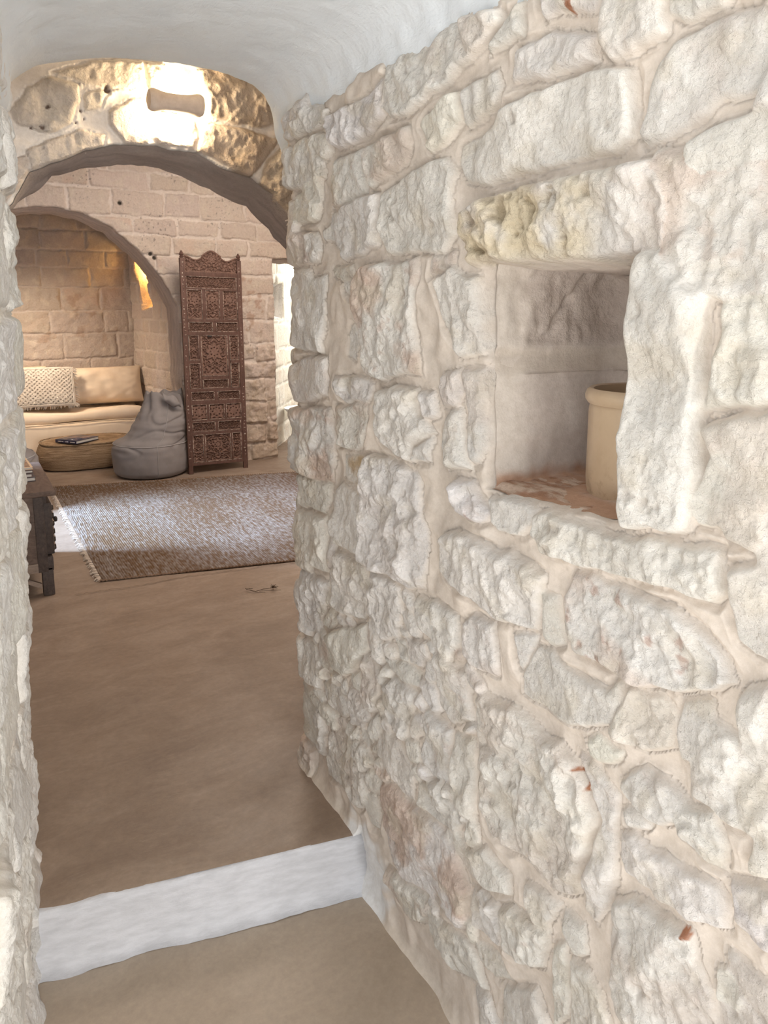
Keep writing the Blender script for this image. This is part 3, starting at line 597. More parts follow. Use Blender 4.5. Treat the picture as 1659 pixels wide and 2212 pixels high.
A2 = clean(ARCH2)
holeA = [(1.615, -.5), (1.615, 1.10)] + A2[:0:-1] + [(.415, 2.012), (.222, 1.921), (.025, 1.757), (-.142, 1.548), (-.26, 1.33), (-.275, 1.1), (-.275, -.5)]
holeD = [(2.417, -.5), (2.417, 1.728), (3.12, 1.732), (3.12, -.5)]
def back_post(SS, TT, h, col):
    # reddish flaking patches, and brown ones that grow towards the foot of the pier
    n = fbm(SS, TT, 12, 4, 70)
    f = .65*sstep(.0, .35, n+.25-np.hypot((SS-2.2)/.16, (TT-1.36)/.34))*sstep(2.1, 2.15, SS)
    col = col+(np.array((.47, .31, .23))-col)*f[..., None]
    f = .55*sstep(-.1, .5, n+.9-TT*1.25)*sstep(1.6, 1.7, SS)*sstep(2.5, 2.4, SS)
    col = col+(np.array((.42, .325, .235))-col)*f[..., None]
    h = h*(1+1.3*sstep(2.12, 2.2, SS)*sstep(2.45, 2.40, SS)*sstep(1.1, .95, TT))+.006*np.abs(pnoise(SS*24, TT*16, 77))*sstep(2.12, 2.2, SS)*sstep(2.45, 2.40, SS)*sstep(1.1, .95, TT)
    # little pits and drilled holes
    p = sstep(.5, .62, pnoise(SS*55, TT*55, 71))*sstep(.0, .5, fbm(SS, TT, 3, 2, 72))
    col = col*(1-.5*p[..., None])
    for (x, z) in ((1.19, 2.10), (1.40, 1.73), (1.43, 1.70)):
        f = sstep(1.2, .7, np.hypot(SS-x, TT-z)/.016); col = col*(1-.9*f[..., None]); h = h-.02*f
    return h, col
back = relief_wall('wall_back', (0, 6.1), (1, 0), (0, -1), lin((-.75, 0, .03), (0, 2.75, .0075), (2.75, 3.6, .03)), lin((0, 2.4, .0075), (2.4, 2.8, .03)),
            courses(-.9, 3.7, 0, 2.8, (.13, .23), (.2, .46), .009, 12, .014), [holeA, holeD], 12, .32, M_far, 'old stone wall with a wide arch and a narrow doorway',
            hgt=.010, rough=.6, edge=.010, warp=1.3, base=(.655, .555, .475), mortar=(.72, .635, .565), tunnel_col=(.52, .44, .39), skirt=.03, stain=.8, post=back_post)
def alc_post(SS, TT, h, col):
    n = fbm(SS, TT, 9, 5, 80)
    for (x, z, r) in ((1.17, 1.12, .11), (.72, 1.0, .09), (1.0, 1.3, .12)):
        f = .6*sstep(.1, .5, n+.45-np.hypot(SS-x, (TT-z)*1.4)/r*.45); col = col+(np.array((.40, .29, .22))-col)*f[..., None]
    return h, col
relief_wall('wall_alcove_back', (0, 7.6), (1, 0), (0, -1), lin((-.6, .3, .03), (.3, 1.66, .0095)), lin((0, .4, .03), (.4, 2.3, .0095), (2.3, 2.6, .03)),
            courses(-.7, 1.8, 0, 2.6, (.13, .24), (.22, .5), .008, 14, .008), [], 14, 0, M_far, 'coursed stone wall at the back of the sofa alcove', hgt=.010, rough=.6, base=(.51, .43, .37), mortar=(.57, .49, .43), stain=.7, warp=1.4, post=alc_post)
dv = np.array((1.545-1.72, 7.6-6.4)); LS = float(np.linalg.norm(dv)); dv = dv/LS
W_slit = relief_wall('wall_alcove_right', (1.72, 6.4), tuple(dv), (-dv[1], dv[0]), lin((-.06, LS+.06, .009)), lin((0, 2.6, .012)),
            courses(-.3, 1.5, 0, 2.6, (.12, .2), (.16, .34), .008, 16, .006), [clean(SLIT)], 16, .26, M_far, 'stone side wall of the alcove with a glowing slit niche', hgt=.010, rough=.6, base=(.62, .525, .45), mortar=(.67, .58, .505), stain=.7, tunnel_col=(.72, .60, .46))
# plain closing faces
def plane(name, pts, mat, label=None, parent=None, kind=True):
    me = bpy.data.meshes.new(name); me.from_pydata(pts, [], [list(range(len(pts)))]); o = link(name, me, mat, parent)
    if kind: structure(o, label)
    return o
M_dim = mat_var('stone_plain', (.58, .49, .42), (.68, .59, .51), 5, .9, .2, 40, .4, .01)
def slab(name, lo, hi, mat, label=None):
    o = MB().box(lo, hi).build(name, mat, smooth=False); return structure(o, label)
# back of the slit niche
c0 = np.array((1.72, 6.4))+np.array((dv[1], -dv[0]))*.25
plane('slit_back', [(*(c0+dv*s), z) for s, z in ((.55, 1.2), (1.2, 1.2), (1.2, 1.9), (.55, 1.9))], M_dim, None, W_slit, False)
slab('wall_alcove_left', (-.75, 6.42, 0), (-.55, 7.7, 2.6), M_dim, 'side wall of the alcove')
slab('ceiling_alcove', (-.75, 6.12, 2.5), (2.0, 7.8, 2.6), M_dim, 'alcove ceiling')
slab('ceiling_room', (-.8, 2.79, 2.72), (3.7, 6.09, 2.82), M_plaster, 'ceiling of the far room')
slab('ceiling_lobby', (-.8, 1.98, 2.22), (1.8, 2.5, 2.32), M_plaster, 'ceiling between vault and arch')
slab('wall_lobby_left', (-.75, 1.75, -.2), (-.66, 2.5, 2.3), M_dim, 'side wall before the arch')
slab('wall_lobby_right', (1.66, 1.9, -.2), (1.75, 2.5, 2.3), M_dim, 'side wall before the arch')
slab('wall_lobby_top', (-.8, 1.962, 1.99), (1.8, 1.985, 2.3), M_dim, 'masonry above the end of the vault')
slab('wall_room_right', (3.52, 2.79, 0), (3.66, 6.09, 2.75), M_dim, 'far side wall of the room')
slab('ceiling_passage', (2.2, 6.12, 2.3), (4.5, 9.0, 2.4), M_plaster, 'ceiling of the side passage')
slab('wall_passage_right', (4.3, 6.43, 0), (4.4, 9.0, 2.4), M_dim, 'end wall of the side passage')
# left wall of the far room with its doorway
slab('wall_room_left', (-.60, 2.79, 0), (-.38, 4.60, 2.75), M_dim, 'side wall of the far room')
slab('wall_room_corner', (-.60, 5.42, 0), (-.38, 6.09, 2.75), M_dim, 'side wall of the far room past the doorway')
slab('wall_room_over', (-.60, 4.60, 2.05), (-.38, 5.42, 2.75), M_dim, 'wall over the side doorway')
dp = np.array((.416, .582)); dp = dp/np.linalg.norm(dp)
relief_wall('wall_passage', (2.543, 6.487), tuple(dp), (dp[1], -dp[0]), lin((-.35, 2.9, .014)), lin((-.02, 2.4, .014)), courses(-.5, 3, 0, 2.4, (.16, .26), (.2, .5), .01, 18, .008),
            [[(.02, 1.19), (.02, 1.53), (.53, 1.55), (.50, 1.195)]], 18, .25, M_far, 'pale stone wall and bright window in the side passage', hgt=.007, rough=.5, base=(.76, .72, .63), mortar=(.78, .75, .67), stain=.7, skirt=.03, tunnel_col=(.80, .78, .74))

# ------------------------------------------------------------------ floors and step
def floors():
    X, Y = np.meshgrid(np.linspace(-1.0, 4.6, 240), np.linspace(0, 1, 260)**1.3)
    y = STEP(X)+Y*(9.2-STEP(X)); Z = .0025*fbm(X, y, 1.3, 3, 60)-.004*np.exp(-(y-STEP(X))/.01)
    f = link('floor', np_mesh('floor', np.stack([X, y, Z], -1).reshape(-1, 3), grid_faces(*X.shape)), M_cement); structure(f, 'brown polished cement floor beyond the step')
    X, Y = np.meshgrid(np.linspace(-2.6, 1.6, 80), np.linspace(.35, 1.75, 60))
    f = link('floor_lower', np_mesh('floor_lower', np.stack([X, Y, LOW+.002*fbm(X, Y, 2, 3, 61)], -1).reshape(-1, 3), grid_faces(*X.shape)), M_cement_low); structure(f, 'light brown cement floor before the step')
    mb = MB(); P = [(.386, 3.554), (.485, 3.543), (.612, 3.528), (.739, 3.523), (.924, 3.53), (1.036, 3.504), (1.287, 3.485), (1.48, 3.44)]; Q = []
    for (a, b_), (c, d) in zip(P[:-1], P[1:]):
        for k in range(8): Q.append((a+(c-a)*k/8, b_+(d-b_)*k/8+.012*float(pnoise(np.array([a*30+k*.7]), np.array([3.1]), 2)[0])))
    V = []
    for i, (a, b_) in enumerate(Q):
        ww = .0012+.0012*((i*7) % 5)/5
        V += [(a, b_-ww, .0035), (a, b_+ww, .0035)]
    mb.add(V, [[2*i, 2*i+2, 2*i+3, 2*i+1] for i in range(len(Q)-1)]); mb.build('hairline_crack', mat_var('crack_dirt', (.10, .07, .05), (.2, .15, .11), 60, .9, .1, 100, 0), f)
    g = MB().box((-3.4, -4.2, LOW-.1), (3.0, .37, LOW-.004), .004).build('floor_bounce', mat_var('pale_bounce', (.70, .69, .67), (.78, .77, .75), 3, .9, .2, 40, .3, .01)); structure(g, 'unseen pale floor added behind the viewpoint to bounce light')  # pale reflector added out of view, bounces sunlight up onto the vault
    # limewashed riser, coved onto the lower floor
    prof = [(.012, -.0045), (.0, -.004), (-.006, -.010), (-.009, -.03), (-.010, -.06), (-.012, -.09), (-.016, -.115), (-.019, -.138), (-.023, -.153), (-.029, -.163), (-.036, -.1675), (-.044, -.170)]
    xs = np.linspace(-.35, 1.0, 330); V = []
    for o_, z in [(o__, z__*LOW/-.17) for o__, z__ in prof]:
        k = (z/LOW)
        q = o_+.004*fbm(xs, np.full_like(xs, z*2), 9, 4, 62)*(1-k)+k**3*.010*fbm(xs, np.zeros_like(xs), 5, 4, 63)
        V.append(np.stack([xs+.19*q, STEP(xs)+q, np.full_like(xs, z)+.0015*fbm(xs, xs*0, 14, 3, 64)+(.0012 if k > .95 else 0)], -1))
    structure(link('trim_1', np_mesh('trim_1', np.array(V).reshape(-1, 3), grid_faces(len(prof), len(xs))), M_white), 'white limewashed riser of the low step')
floors()
# ------------------------------------------------------------------ things: fabrics, wood, clay
def fabric(name, c, c2=None, sc=420, rough=.95, st=.25):
    return mat_var(name, c, c2 or tuple(x*1.12 for x in c), 9, rough, .15, sc, st, .0015)
M_linen = fabric('cream_linen', (.74, .61, .47), (.79, .66, .515))
M_linen2 = fabric('cream_linen_piping', (.52, .42, .31))
M_macrame = fabric('cotton_cord', (.58, .515, .44), (.68, .61, .53), 700, .95, .5)
M_pillow = fabric('pillow_lining', (.47, .40, .33))
M_grey = fabric('grey_canvas', (.235, .215, .21), (.275, .252, .245), 500, .7, .2)
M_grey_dark = fabric('grey_canvas_shade', (.075, .068, .068), None, 500, .8)
M_greyseam = fabric('grey_thread', (.33, .31, .30))
M_terra = mat_var('worn_terracotta', (.60, .50, .42), (.72, .62, .53), 30, .85, .2, 220, .35, .002)
M_iron = mat_var('dark_iron', (.03, .028, .027), (.06, .05, .045), 30, .5, .4, 200, .2, .001, metallic=.6)
M_twig = mat_var('dry_twig', (.05, .035, .026), (.10, .07, .05), 40, .9, .1, 300, .3, .001)
def wood(name, a, b_, vs=(1, 12, 12), sc=6, rough=.6):
    m, nt, b = new_mat(name, a, rough, .3)
    v = coords(nt, vs)
    c = ramp(nt, noise(nt, v, sc, 7, .68, .6), [(.28, a), (.7, b_)])
    c = mixc(nt, 1., c, ramp(nt, noise(nt, coords(nt), 22, 5, .7), [(.35, (.78, .76, .74)), (.7, (1.12, 1.1, 1.08))]), 'MULTIPLY')
    nt.links.new(c, b.inputs['Base Color']); bump(nt, b, noise(nt, v, 14, 5, .6), .3, .003); return m
M_chest = wood('dark_chest_wood', (.085, .058, .047), (.175, .125, .10), (6, 1, 14))
M_chest_rail = wood('grey_worn_wood', (.16, .12, .095), (.30, .235, .19), (2, 12, 12))
M_chest_dark = wood('black_worn_wood', (.035, .026, .023), (.09, .066, .056), (12, 1, 10))
M_screen = wood('carved_red_brown_wood', (.085, .043, .034), (.165, .094, .073), (10, 10, 1.2), 7)
M_screen_p = wood('carved_panel_wood', (.14, .08, .062), (.25, .152, .118), (12, 12, 2), 7)
M_worn = mat_var('worn_cream_paint', (.16, .10, .08), (.50, .41, .34), 55, .9, .2, 300, .3, .001, lo=.42, hi=.56)

# ------------------------------------------------------------------ wall lamp over the arch
lamp = thing('wall_lamp', 'pale clay roll shaped wall lamp glowing above the low stone arch', 'lamp', (.648, 2.385, 1.936))
prof = [(.0, -.098), (.020, -.098), (.031, -.094), (.036, -.085), (.0365, -.074), (.033, -.060), (.029, -.042), (.0275, -.015), (.0275, .015), (.029, .042), (.033, .060), (.0365, .074), (.036, .085), (.031, .094), (.020, .098), (.0, .098)]
mb = MB().lathe([(r*.9, x*.86) for r, x in prof], 28, axis='x'); mb.build('lamp_shade', M_terra, lamp)
mb = MB().box((-.025, .078, -.012), (.025, .092, .012), .003); mb.tube([(0, .08, 0), (0, .02, 0)], .006); mb.build('bracket', M_iron, lamp)
m, nt, b = new_mat('lit_bulb', (1, .9, .75), .4)
b.inputs['Emission Color'].default_value = (1, .80, .52, 1); b.inputs['Emission Strength'].default_value = 12
for z in (.014, -.014):
    q = MB().lathe([(0, -.03), (.007, -.028), (.010, -.020), (.010, .020), (.007, .028), (0, .03)], 16, c=(0, .046, z*.5), axis='x').build('bulb', m, lamp)
    MB().lathe([(0, .029), (.006, .029), (.006, .042), (0, .042)], 14, c=(0, .046, z*.5), axis='x').build('socket', M_iron, q)

# ------------------------------------------------------------------ clay crock in the niche
m, nt, b = new_mat('glazed_stoneware', (.50, .37, .24), .28, .5)
v = coords(nt); sep = N(nt, 'ShaderNodeSeparateXYZ'); nt.links.new(v, sep.inputs[0])
c = ramp(nt, noise(nt, v, 9, 5, .6), [(.3, (.47, .335, .215)), (.7, (.57, .43, .29))])
dirt = ramp(nt, noise(nt, v, 40, 5, .7), [(.5, (0, 0, 0)), (.75, (1, 1, 1))])
low = ramp(nt, sep.outputs['Z'], [(.015, (1, 1, 1)), (.06, (.12, .12, .12))])
c = mixc(nt, mixc(nt, 1., dirt, low, 'MULTIPLY'), c, (.22, .14, .07))
nt.links.new(c, b.inputs['Base Color']); bump(nt, b, noise(nt, v, 14, 3, .5), .06, .01)
M_glaze = m
crock = thing('stoneware_crock', 'tan glazed stoneware crock standing in the wall niche', 'crock', (.948, .806, 1.0245))
R = .088; HZ = .84
MB().lathe([(r_, z_*HZ) for r_, z_ in [(0, .0), (R*.90, .0), (R*.955, .004), (R*.985, .016), (R, .035), (R, .168), (R*.985, .178), (R*.97, .183), (R*.90, .183), (R*.90, .03), (0, .018)]], 64).build('body', M_glaze, crock)
MB().lathe([(r_, z_*HZ) for r_, z_ in [(R*.96, .180), (R*1.02, .181), (R*1.065, .188), (R*1.075, .196), (R*1.05, .205), (R*.99, .210), (R*.93, .208), (R*.90, .200), (R*.90, .178)]], 64).build('rim', M_glaze, crock)
M_mark = mat_var('faded_olive_stamp', (.30, .22, .11), (.40, .30, .17), 60, .5, .3, 100, .1, .001)
mb = MB()
for a0 in (math.radians(212),):
    V = [(R*1.004*math.cos(a0+i*.045), R*1.004*math.sin(a0+i*.045), z) for z in (.113, .128) for i in range(5)]
    mb.add(V, grid_faces(2, 5))
mb.build('stamp', M_mark, crock)

# ------------------------------------------------------------------ rug
def rug():
    m, nt, b = new_mat('jute_weave', rough=.95, spec=.1)
    a = nt.nodes.new('ShaderNodeAttribute'); a.attribute_name = 'Col'
    v = coords(nt); c = mixc(nt, 1., a.outputs['Color'], ramp(nt, noise(nt, v, 160, 4, .7), [(.3, (.72, .70, .68)), (.7, (1.2, 1.2, 1.2))]), 'MULTIPLY')
    nt.links.new(c, b.inputs['Base Color']); bump(nt, b, noise(nt, v, 500, 4, .6), .5, .002)
    root = thing('rug', 'brown and grey woven jute rug with ragged edges on the cement floor', 'rug', (0, 0, 0))
    A, B, C_, D = (np.array(p) for p in ((.517, 3.675), (2.75, 3.19), (.522, 5.86), (2.75, 5.30)))
    nr = 190; C = nr*5+1; R = 230
    u = np.linspace(0, 1, C); w = np.linspace(0, 1, R); U, W = np.meshgrid(u, w)
    P = (A*(1-U[..., None])+B*U[..., None])*(1-W[..., None])+(C_*(1-U[..., None])+D*U[..., None])*W[..., None]
    ri = np.floor(U*nr-1e-6).astype(int); ph = U*nr-ri
    sp = np.random.default_rng(5).uniform(0, 40, nr+2)
    strand = np.abs(np.sin(PI*(W*95+sp[ri]*.5+.15*pnoise(U*nr*.3, W*40, 5))))
    Z = .006+.004*np.sqrt(np.clip(np.sin(PI*ph), 0, 1))+.0022*strand+.0015*fbm(U*nr*.15, W*9, 1, 3, 6)
    edge = np.minimum(np.minimum(U, 1-U)*nr/2, np.minimum(W, 1-W)*110); Z = Z*np.clip(edge, .12, 1)
    P = P+np.stack([.006*pnoise(W*30, U*3, 8)*(U < .05), .006*pnoise(U*45, W*3, 9)], -1)
    n1 = pnoise(U*nr*.9, W*44, 11); n2 = fbm(U*6, W*3, 1, 3, 12); n3 = pnoise(ri*7.31, W*7, 13)
    col = np.array((.155, .095, .056))+np.zeros(U.shape+(3,))
    k = np.clip(.33+.70*n1+.30*n3+.30*n2, 0, 1)[..., None]; col = col*(1-k)+np.array((.305, .268, .245))*k
    k = sstep(.45, .8, pnoise(U*nr*.5, W*60, 14))[..., None]*.6; col = col*(1-k)+np.array((.13, .085, .065))*k
    dk = sstep(.0, .25, ph)*sstep(1., .75, ph); col = col*(.72+.28*dk)[..., None]
    me = np_mesh('woven_field', np.concatenate([P, Z[..., None]], -1).reshape(-1, 3), grid_faces(R, C), col.reshape(-1, 3)); link('woven_field', me, m, root)
    M_hem = mat_var('pale_jute_thread', (.42, .34, .27), (.62, .54, .46), 60, .95, .1, 400, .4, .002)
    M_hem2 = mat_var('brown_jute_thread', (.20, .13, .085), (.30, .20, .14), 60, .95, .1, 400, .4, .002)
    rr = np.random.default_rng(9)
    mb = MB()
    for i in range(150):
        q = (i+rr.uniform(-.3, .3))/150; p = A*(1-q)+C_*q; L = rr.uniform(.010, .028)
        d = np.array((-1., rr.uniform(-.6, .6))); d /= np.linalg.norm(d)
        mb.tube([(p[0]+.01, p[1], .006), (*(p+d*L*.5), .010), (*(p+d*L), .003)], [.004, .0035, .002], 5)
    mb.build('loop_edge', M_hem, root)
    for nm, p, q in (('hem', A, B), ('hem', C_, D)):
        mb = MB(); n = 130
        for i in range(n):
            a = p+(q-p)*i/n; b_ = p+(q-p)*(i+.9)/n
            mb.tube([(*a, .004), (*((a+b_)/2), .0095), (*b_, .004)], .0045, 5)
        mb.build(nm, M_hem2, root)
rug()

# ------------------------------------------------------------------ cushions and sofa
def superpillow(w, h, t, n=44, p=2.6, pinch=.06, seed=0, amp=.006, f=9):
    """flat in x-y, thickness in z; returns front and back grids as one closed mesh"""
    a = np.sin(np.linspace(-PI/2, PI/2, n)); X, Y = np.meshgrid(a, a)
    k = (1-np.abs(X)**p)*(1-np.abs(Y)**p); Zt = t/2*np.clip(k, 0, 1)**.5
    px = X*w/2*(1-pinch*(1-np.abs(X)**2)*0-pinch*(1-Y**2)*np.abs(X)**3); py = Y*h/2*(1-pinch*(1-X**2)*np.abs(Y)**3)
    n1 = amp*fbm(px, py, f, 3, seed)*np.clip(k*3, 0, 1); n2 = amp*fbm(px, py, f, 3, seed+9)*np.clip(k*3, 0, 1)
    F_ = np.stack([px, py, Zt+n1], -1); B_ = np.stack([px, py, -Zt-n2], -1)
    return F_, B_
def pillow_mb(w, h, t, **k):
    F_, B_ = superpillow(w, h, t, **k); n = F_.shape[0]; mb = MB(); mb.grid(F_, n, n); mb.grid(B_, n, n, True); return mb
def outline(F_):
    return [tuple(p) for p in np.concatenate([F_[0], F_[1:, -1], F_[-1, ::-1][1:], F_[::-1, 0][1:]])]

def rounded_block(lo, hi, r, n=10, seed=0, amp=.012, f=4, top_only=False):
    """soft upholstered block: subdivided box with rounded edges and slumped surfaces"""
    bm = bmesh.new(); bmesh.ops.create_cube(bm, size=1)
    for v in bm.verts: v.co = Vector([(lo[i]+hi[i])/2+v.co[i]*(hi[i]-lo[i]) for i in range(3)])
    bmesh.ops.bevel(bm, geom=bm.edges[:], offset=r, segments=5, profile=.5, affect='EDGES')
    long = [e for e in bm.edges if e.calc_length() > .09]
    for _ in range(4):
        long = [e for e in bm.edges if e.calc_length() > .06]
        if not long: break
        bmesh.ops.subdivide_edges(bm, edges=long, cuts=1, use_grid_fill=True)
    bmesh.ops.triangulate(bm, faces=[f_ for f_ in bm.faces if len(f_.verts) > 4])
    bm.verts.index_update(); bm.normal_update()
    P = np.array([v.co[:] for v in bm.verts]); Nn = np.array([v.normal[:] for v in bm.verts])
    n_ = amp*fbm(P[:, 0]+P[:, 2]*.7, P[:, 1]+P[:, 2]*.5, f, 3, seed)
    P = P+Nn*n_[:, None]
    mb = MB(); mb.add(P, [[v.index for v in f_.verts] for f_ in bm.faces]); bm.free(); return mb

sofa = thing('sofa', 'low cream linen daybed sofa filling the stone alcove', 'sofa', (.80, 7.12, 0))
rounded_block((-1.15, -.08, .02), (.68, .42, .30), .05, seed=3, amp=.010).build('base_cushion', M_linen, sofa)
rounded_block((-1.15, -.06, .295), (.69, .42, .395), .045, seed=6, amp=.022, f=3).build('seat_cushion', M_linen, sofa)
mb = MB(); mb.tube([(x, -.082+.004*math.sin(x*7), .297+.004*math.sin(x*5)) for x in np.linspace(-1.1, .64, 40)], .006, 6); mb.build('piping', M_linen2, sofa)
def cushion(label, loc, rot, w, h, t, mat, seed, group=None, **k):
    root = thing('cushion', label, 'cushion', loc, rot=rot, group=group)
    F_, B_ = superpillow(w, h, t, n=46, seed=seed, **k); n = 46
    mb = MB(); mb.grid(F_, n, n); mb.grid(B_, n, n, True); mb.build('cover', mat, root)
    mb = MB(); mb.tube(outline(F_)+outline(F_)[:1], .005, 6); mb.build('seam_piping', M_linen2, root)
    return root
cushion('long cream back cushion showing beside the macrame pillow on the sofa', (1.135, 7.37, .590), (math.radians(74), 0, 0), .82, .345, .25, M_linen, 3, p=3.2, pinch=.03, amp=.022, f=6)
cushion('cream back cushion mostly hidden behind the macrame pillow', (.30, 7.37, .604), (math.radians(74), 0, 0), .82, .37, .25, M_linen, 8, p=3.2, pinch=.03, amp=.022, f=6)
def macrame():
    root = thing('macrame_pillow', 'off white knotted macrame pillow with fringe leaning on the sofa back', 'pillow', (.665, 7.17, .612), rot=(math.radians(72), 0, math.radians(-4)))
    w, h, t = .50, .36, .13
    F_, B_ = superpillow(w, h, t, n=40, p=3., pinch=.05, seed=2); n = 40
    mb = MB(); mb.grid(F_, n, n); mb.grid(B_, n, n, True); mb.build('cover', M_pillow, root)
    def onp(x, y):
        k = max(0, (1-abs(2*x/w)**3)*(1-abs(2*y/h)**3)); return (x, y, t/2*k**.5+.006)
    net = MB(); L = .036
    for sgn in (1, -1):
        for c in np.arange(-.5, .5, L):
            for off in (-.005, .005):
                pts = []
                for x in np.linspace(-w*.45, w*.45, 40):
                    y = sgn*x*.9+c+off+.003*math.sin(x*90)
                    if abs(y) < h*.45: pts.append(onp(x, y))
                    elif len(pts) > 1: break
                if len(pts) > 2: net.tube(pts, .0036, 5)
    net.build('net', M_macrame, root)
    kn = MB()
    rr = np.random.default_rng(4)
    for i, x in enumerate(np.linspace(-w*.41, w*.41, 12)):
        for j, y in enumerate(np.linspace(-h*.40, h*.40, 9)):
            if (i+j) % 2 and (abs(abs(x)-.11)+abs(abs(y)-.085) < .085):
                p = onp(x, y); kn.lathe([(0, -.007), (.009, -.004), (.010, .002), (0, .007)], 8, c=p)
    kn.build('knots', M_macrame, root)['kind'] = 'stuff'
    bd = MB()
    for e in (.455, .475): bd.tube([onp(x*w, y*h) for x, y in [(a, -e) for a in np.linspace(-e, e, 20)]+[(e, a) for a in np.linspace(-e, e, 14)]+[(a, e) for a in np.linspace(e, -e, 20)]+[(-e, a) for a in np.linspace(e, -e, 14)]], .006, 6)
    bd.build('border', M_macrame, root)
    fr = MB()
    for i in range(60):
        y = rr.uniform(-h*.5, h*.5); L_ = rr.uniform(.02, .045)
        for sx in (-1, 1):
            x0 = sx*w*.475; fr.tube([onp(x0, y), (x0+sx*L_*.5, y-.006, .012), (x0+sx*L_, y-.02*rr.uniform(.3, 1), .004)], [.003, .003, .0015], 4)
    for i in range(70):
        x = rr.uniform(-w*.5, w*.5); L_ = rr.uniform(.012, .03)
        fr.tube([onp(x, -h*.475), (x, -h*.475-L_*.5, .014), (x+rr.uniform(-.008, .008), -h*.475-L_, .006)], [.003, .003, .0015], 4)
    fr.build('fringe', M_macrame, root)['kind'] = 'stuff'
macrame()

# ------------------------------------------------------------------ jute pouf with a book
def pouf():
    m, nt, b = new_mat('braided_jute', rough=.95, spec=.1)
    v = coords(nt, (2.2, 2.2, 38)); c = ramp(nt, noise(nt, v, 3.2, 5, .7, .6), [(.3, (.155, .095, .055)), (.5, (.30, .205, .125)), (.72, (.44, .325, .215))])
    nt.links.new(c, b.inputs['Base Color']); bump(nt, b, noise(nt, coords(nt, (30, 30, 110)), 3, 4, .6), .8, .008)
    root = thing('pouf', 'low brown jute pouf on the floor in front of the sofa', 'pouf', (.905, 6.60, 0))
    rx, ry, H = .40, .28, .225
    prof = [(.0, .002), (.78, .002), (.90, .008)]+[(.93+.07*math.sin(PI*q), .012+q*(H-.045)) for q in np.linspace(0, 1, 26)]+[(.90, H-.018), (.82, H-.006), (.6, H), (.3, H+.004), (0, H+.005)]
    V = []; n = 72
    for i, (r, z) in enumerate(prof):
        rib = .012*math.sin(z*2*PI/.0165) if .012 < z < H-.03 else 0
        for k in range(n):
            a = 2*PI*k/n; e = 2.6; ca, sa = math.cos(a), math.sin(a)
            q = (abs(ca)**e+abs(sa)**e)**(-1/e)
            rr = r*q*(1+rib*.35+.006*math.sin(a*5+z*20))
            V.append((rx*rr*ca, ry*rr*sa, z))
    mb = MB(); R_ = len(prof); idx = np.arange(R_*n).reshape(R_, n)
    mb.add(V, np.stack([idx[:-1], np.roll(idx, -1, 1)[:-1], np.roll(idx, -1, 1)[1:], idx[1:]], -1).reshape(-1, 4)); mb.build('body', m, root)
    mb = MB()
    pts = []
    for k in range(97):
        a = 2*PI*k/96; e = 2.6; ca, sa = math.cos(a), math.sin(a); q = (abs(ca)**e+abs(sa)**e)**(-1/e); pts.append((rx*.91*q*ca, ry*.91*q*sa, H-.010))
    mb.tube(pts, .006, 6); mb.build('braided_edge', mat_var('jute_cord', (.22, .15, .09), (.36, .26, .17), 40, .95, .1, 300, .4, .002), root)
pouf()
M_page = mat_var('book_pages', (.52, .49, .45), (.66, .63, .58), 6, .9, .1, 900, .3, .001, (1, 1, 60))
def book(name, label, loc, rz, w, d, t, cov, group=None, art=None):
    root = thing(name, label, 'book', loc, rz, group)
    MB().box((-w/2+.004, -d/2+.004, .003), (w/2-.004, d/2-.004, t-.003), .001).build('pages', M_page, root)
    mb = MB().box((-w/2, -d/2, 0), (w/2, d/2, .003), .001); mb.box((-w/2, -d/2, t-.003), (w/2, d/2, t), .001); mb.box((-w/2, -d/2, 0), (-w/2+.003, d/2, t), .001)
    mb.build('cover', cov, root)
    if art: art(root, w, d, t)
    return root
def new_cover(n, c): return mat_var(n, c, tuple(min(1, x*1.25) for x in c), 20, .35, .5, 300, .05, .001)
M_photo, nt, b = new_mat('cover_photograph', rough=.3, spec=.5)
nt.links.new(ramp(nt, noise(nt, coords(nt, (1, 1.6, 1)), 16, 5, .7), [(.38, (.02, .025, .05)), (.5, (.10, .09, .12)), (.6, (.30, .17, .13)), (.72, (.55, .45, .42))]), b.inputs['Base Color'])
def photo_art(root, w, d, t):
    MB().box((-w*.36, -d*.40, t+.0002), (w*.40, d*.40, t+.0008)).build('cover_picture', M_photo, root)
    mb = MB()
    for i, (a, l) in enumerate(((-.07, .05), (-.01, .035), (.035, .02), (.065, .035))): mb.box((-w/2-.0006, a-l/2, t*.35), (-w/2-.0001, a+l/2, t*.62))
    mb.build('spine_lettering', new_cover('pale_ink', (.45, .43, .45)), root)
book('book', 'dark blue picture book lying on the jute pouf', (.815, 6.47, .231), math.radians(38), .25, .22, .026, new_cover('navy_cover', (.022, .024, .055)), None, photo_art)

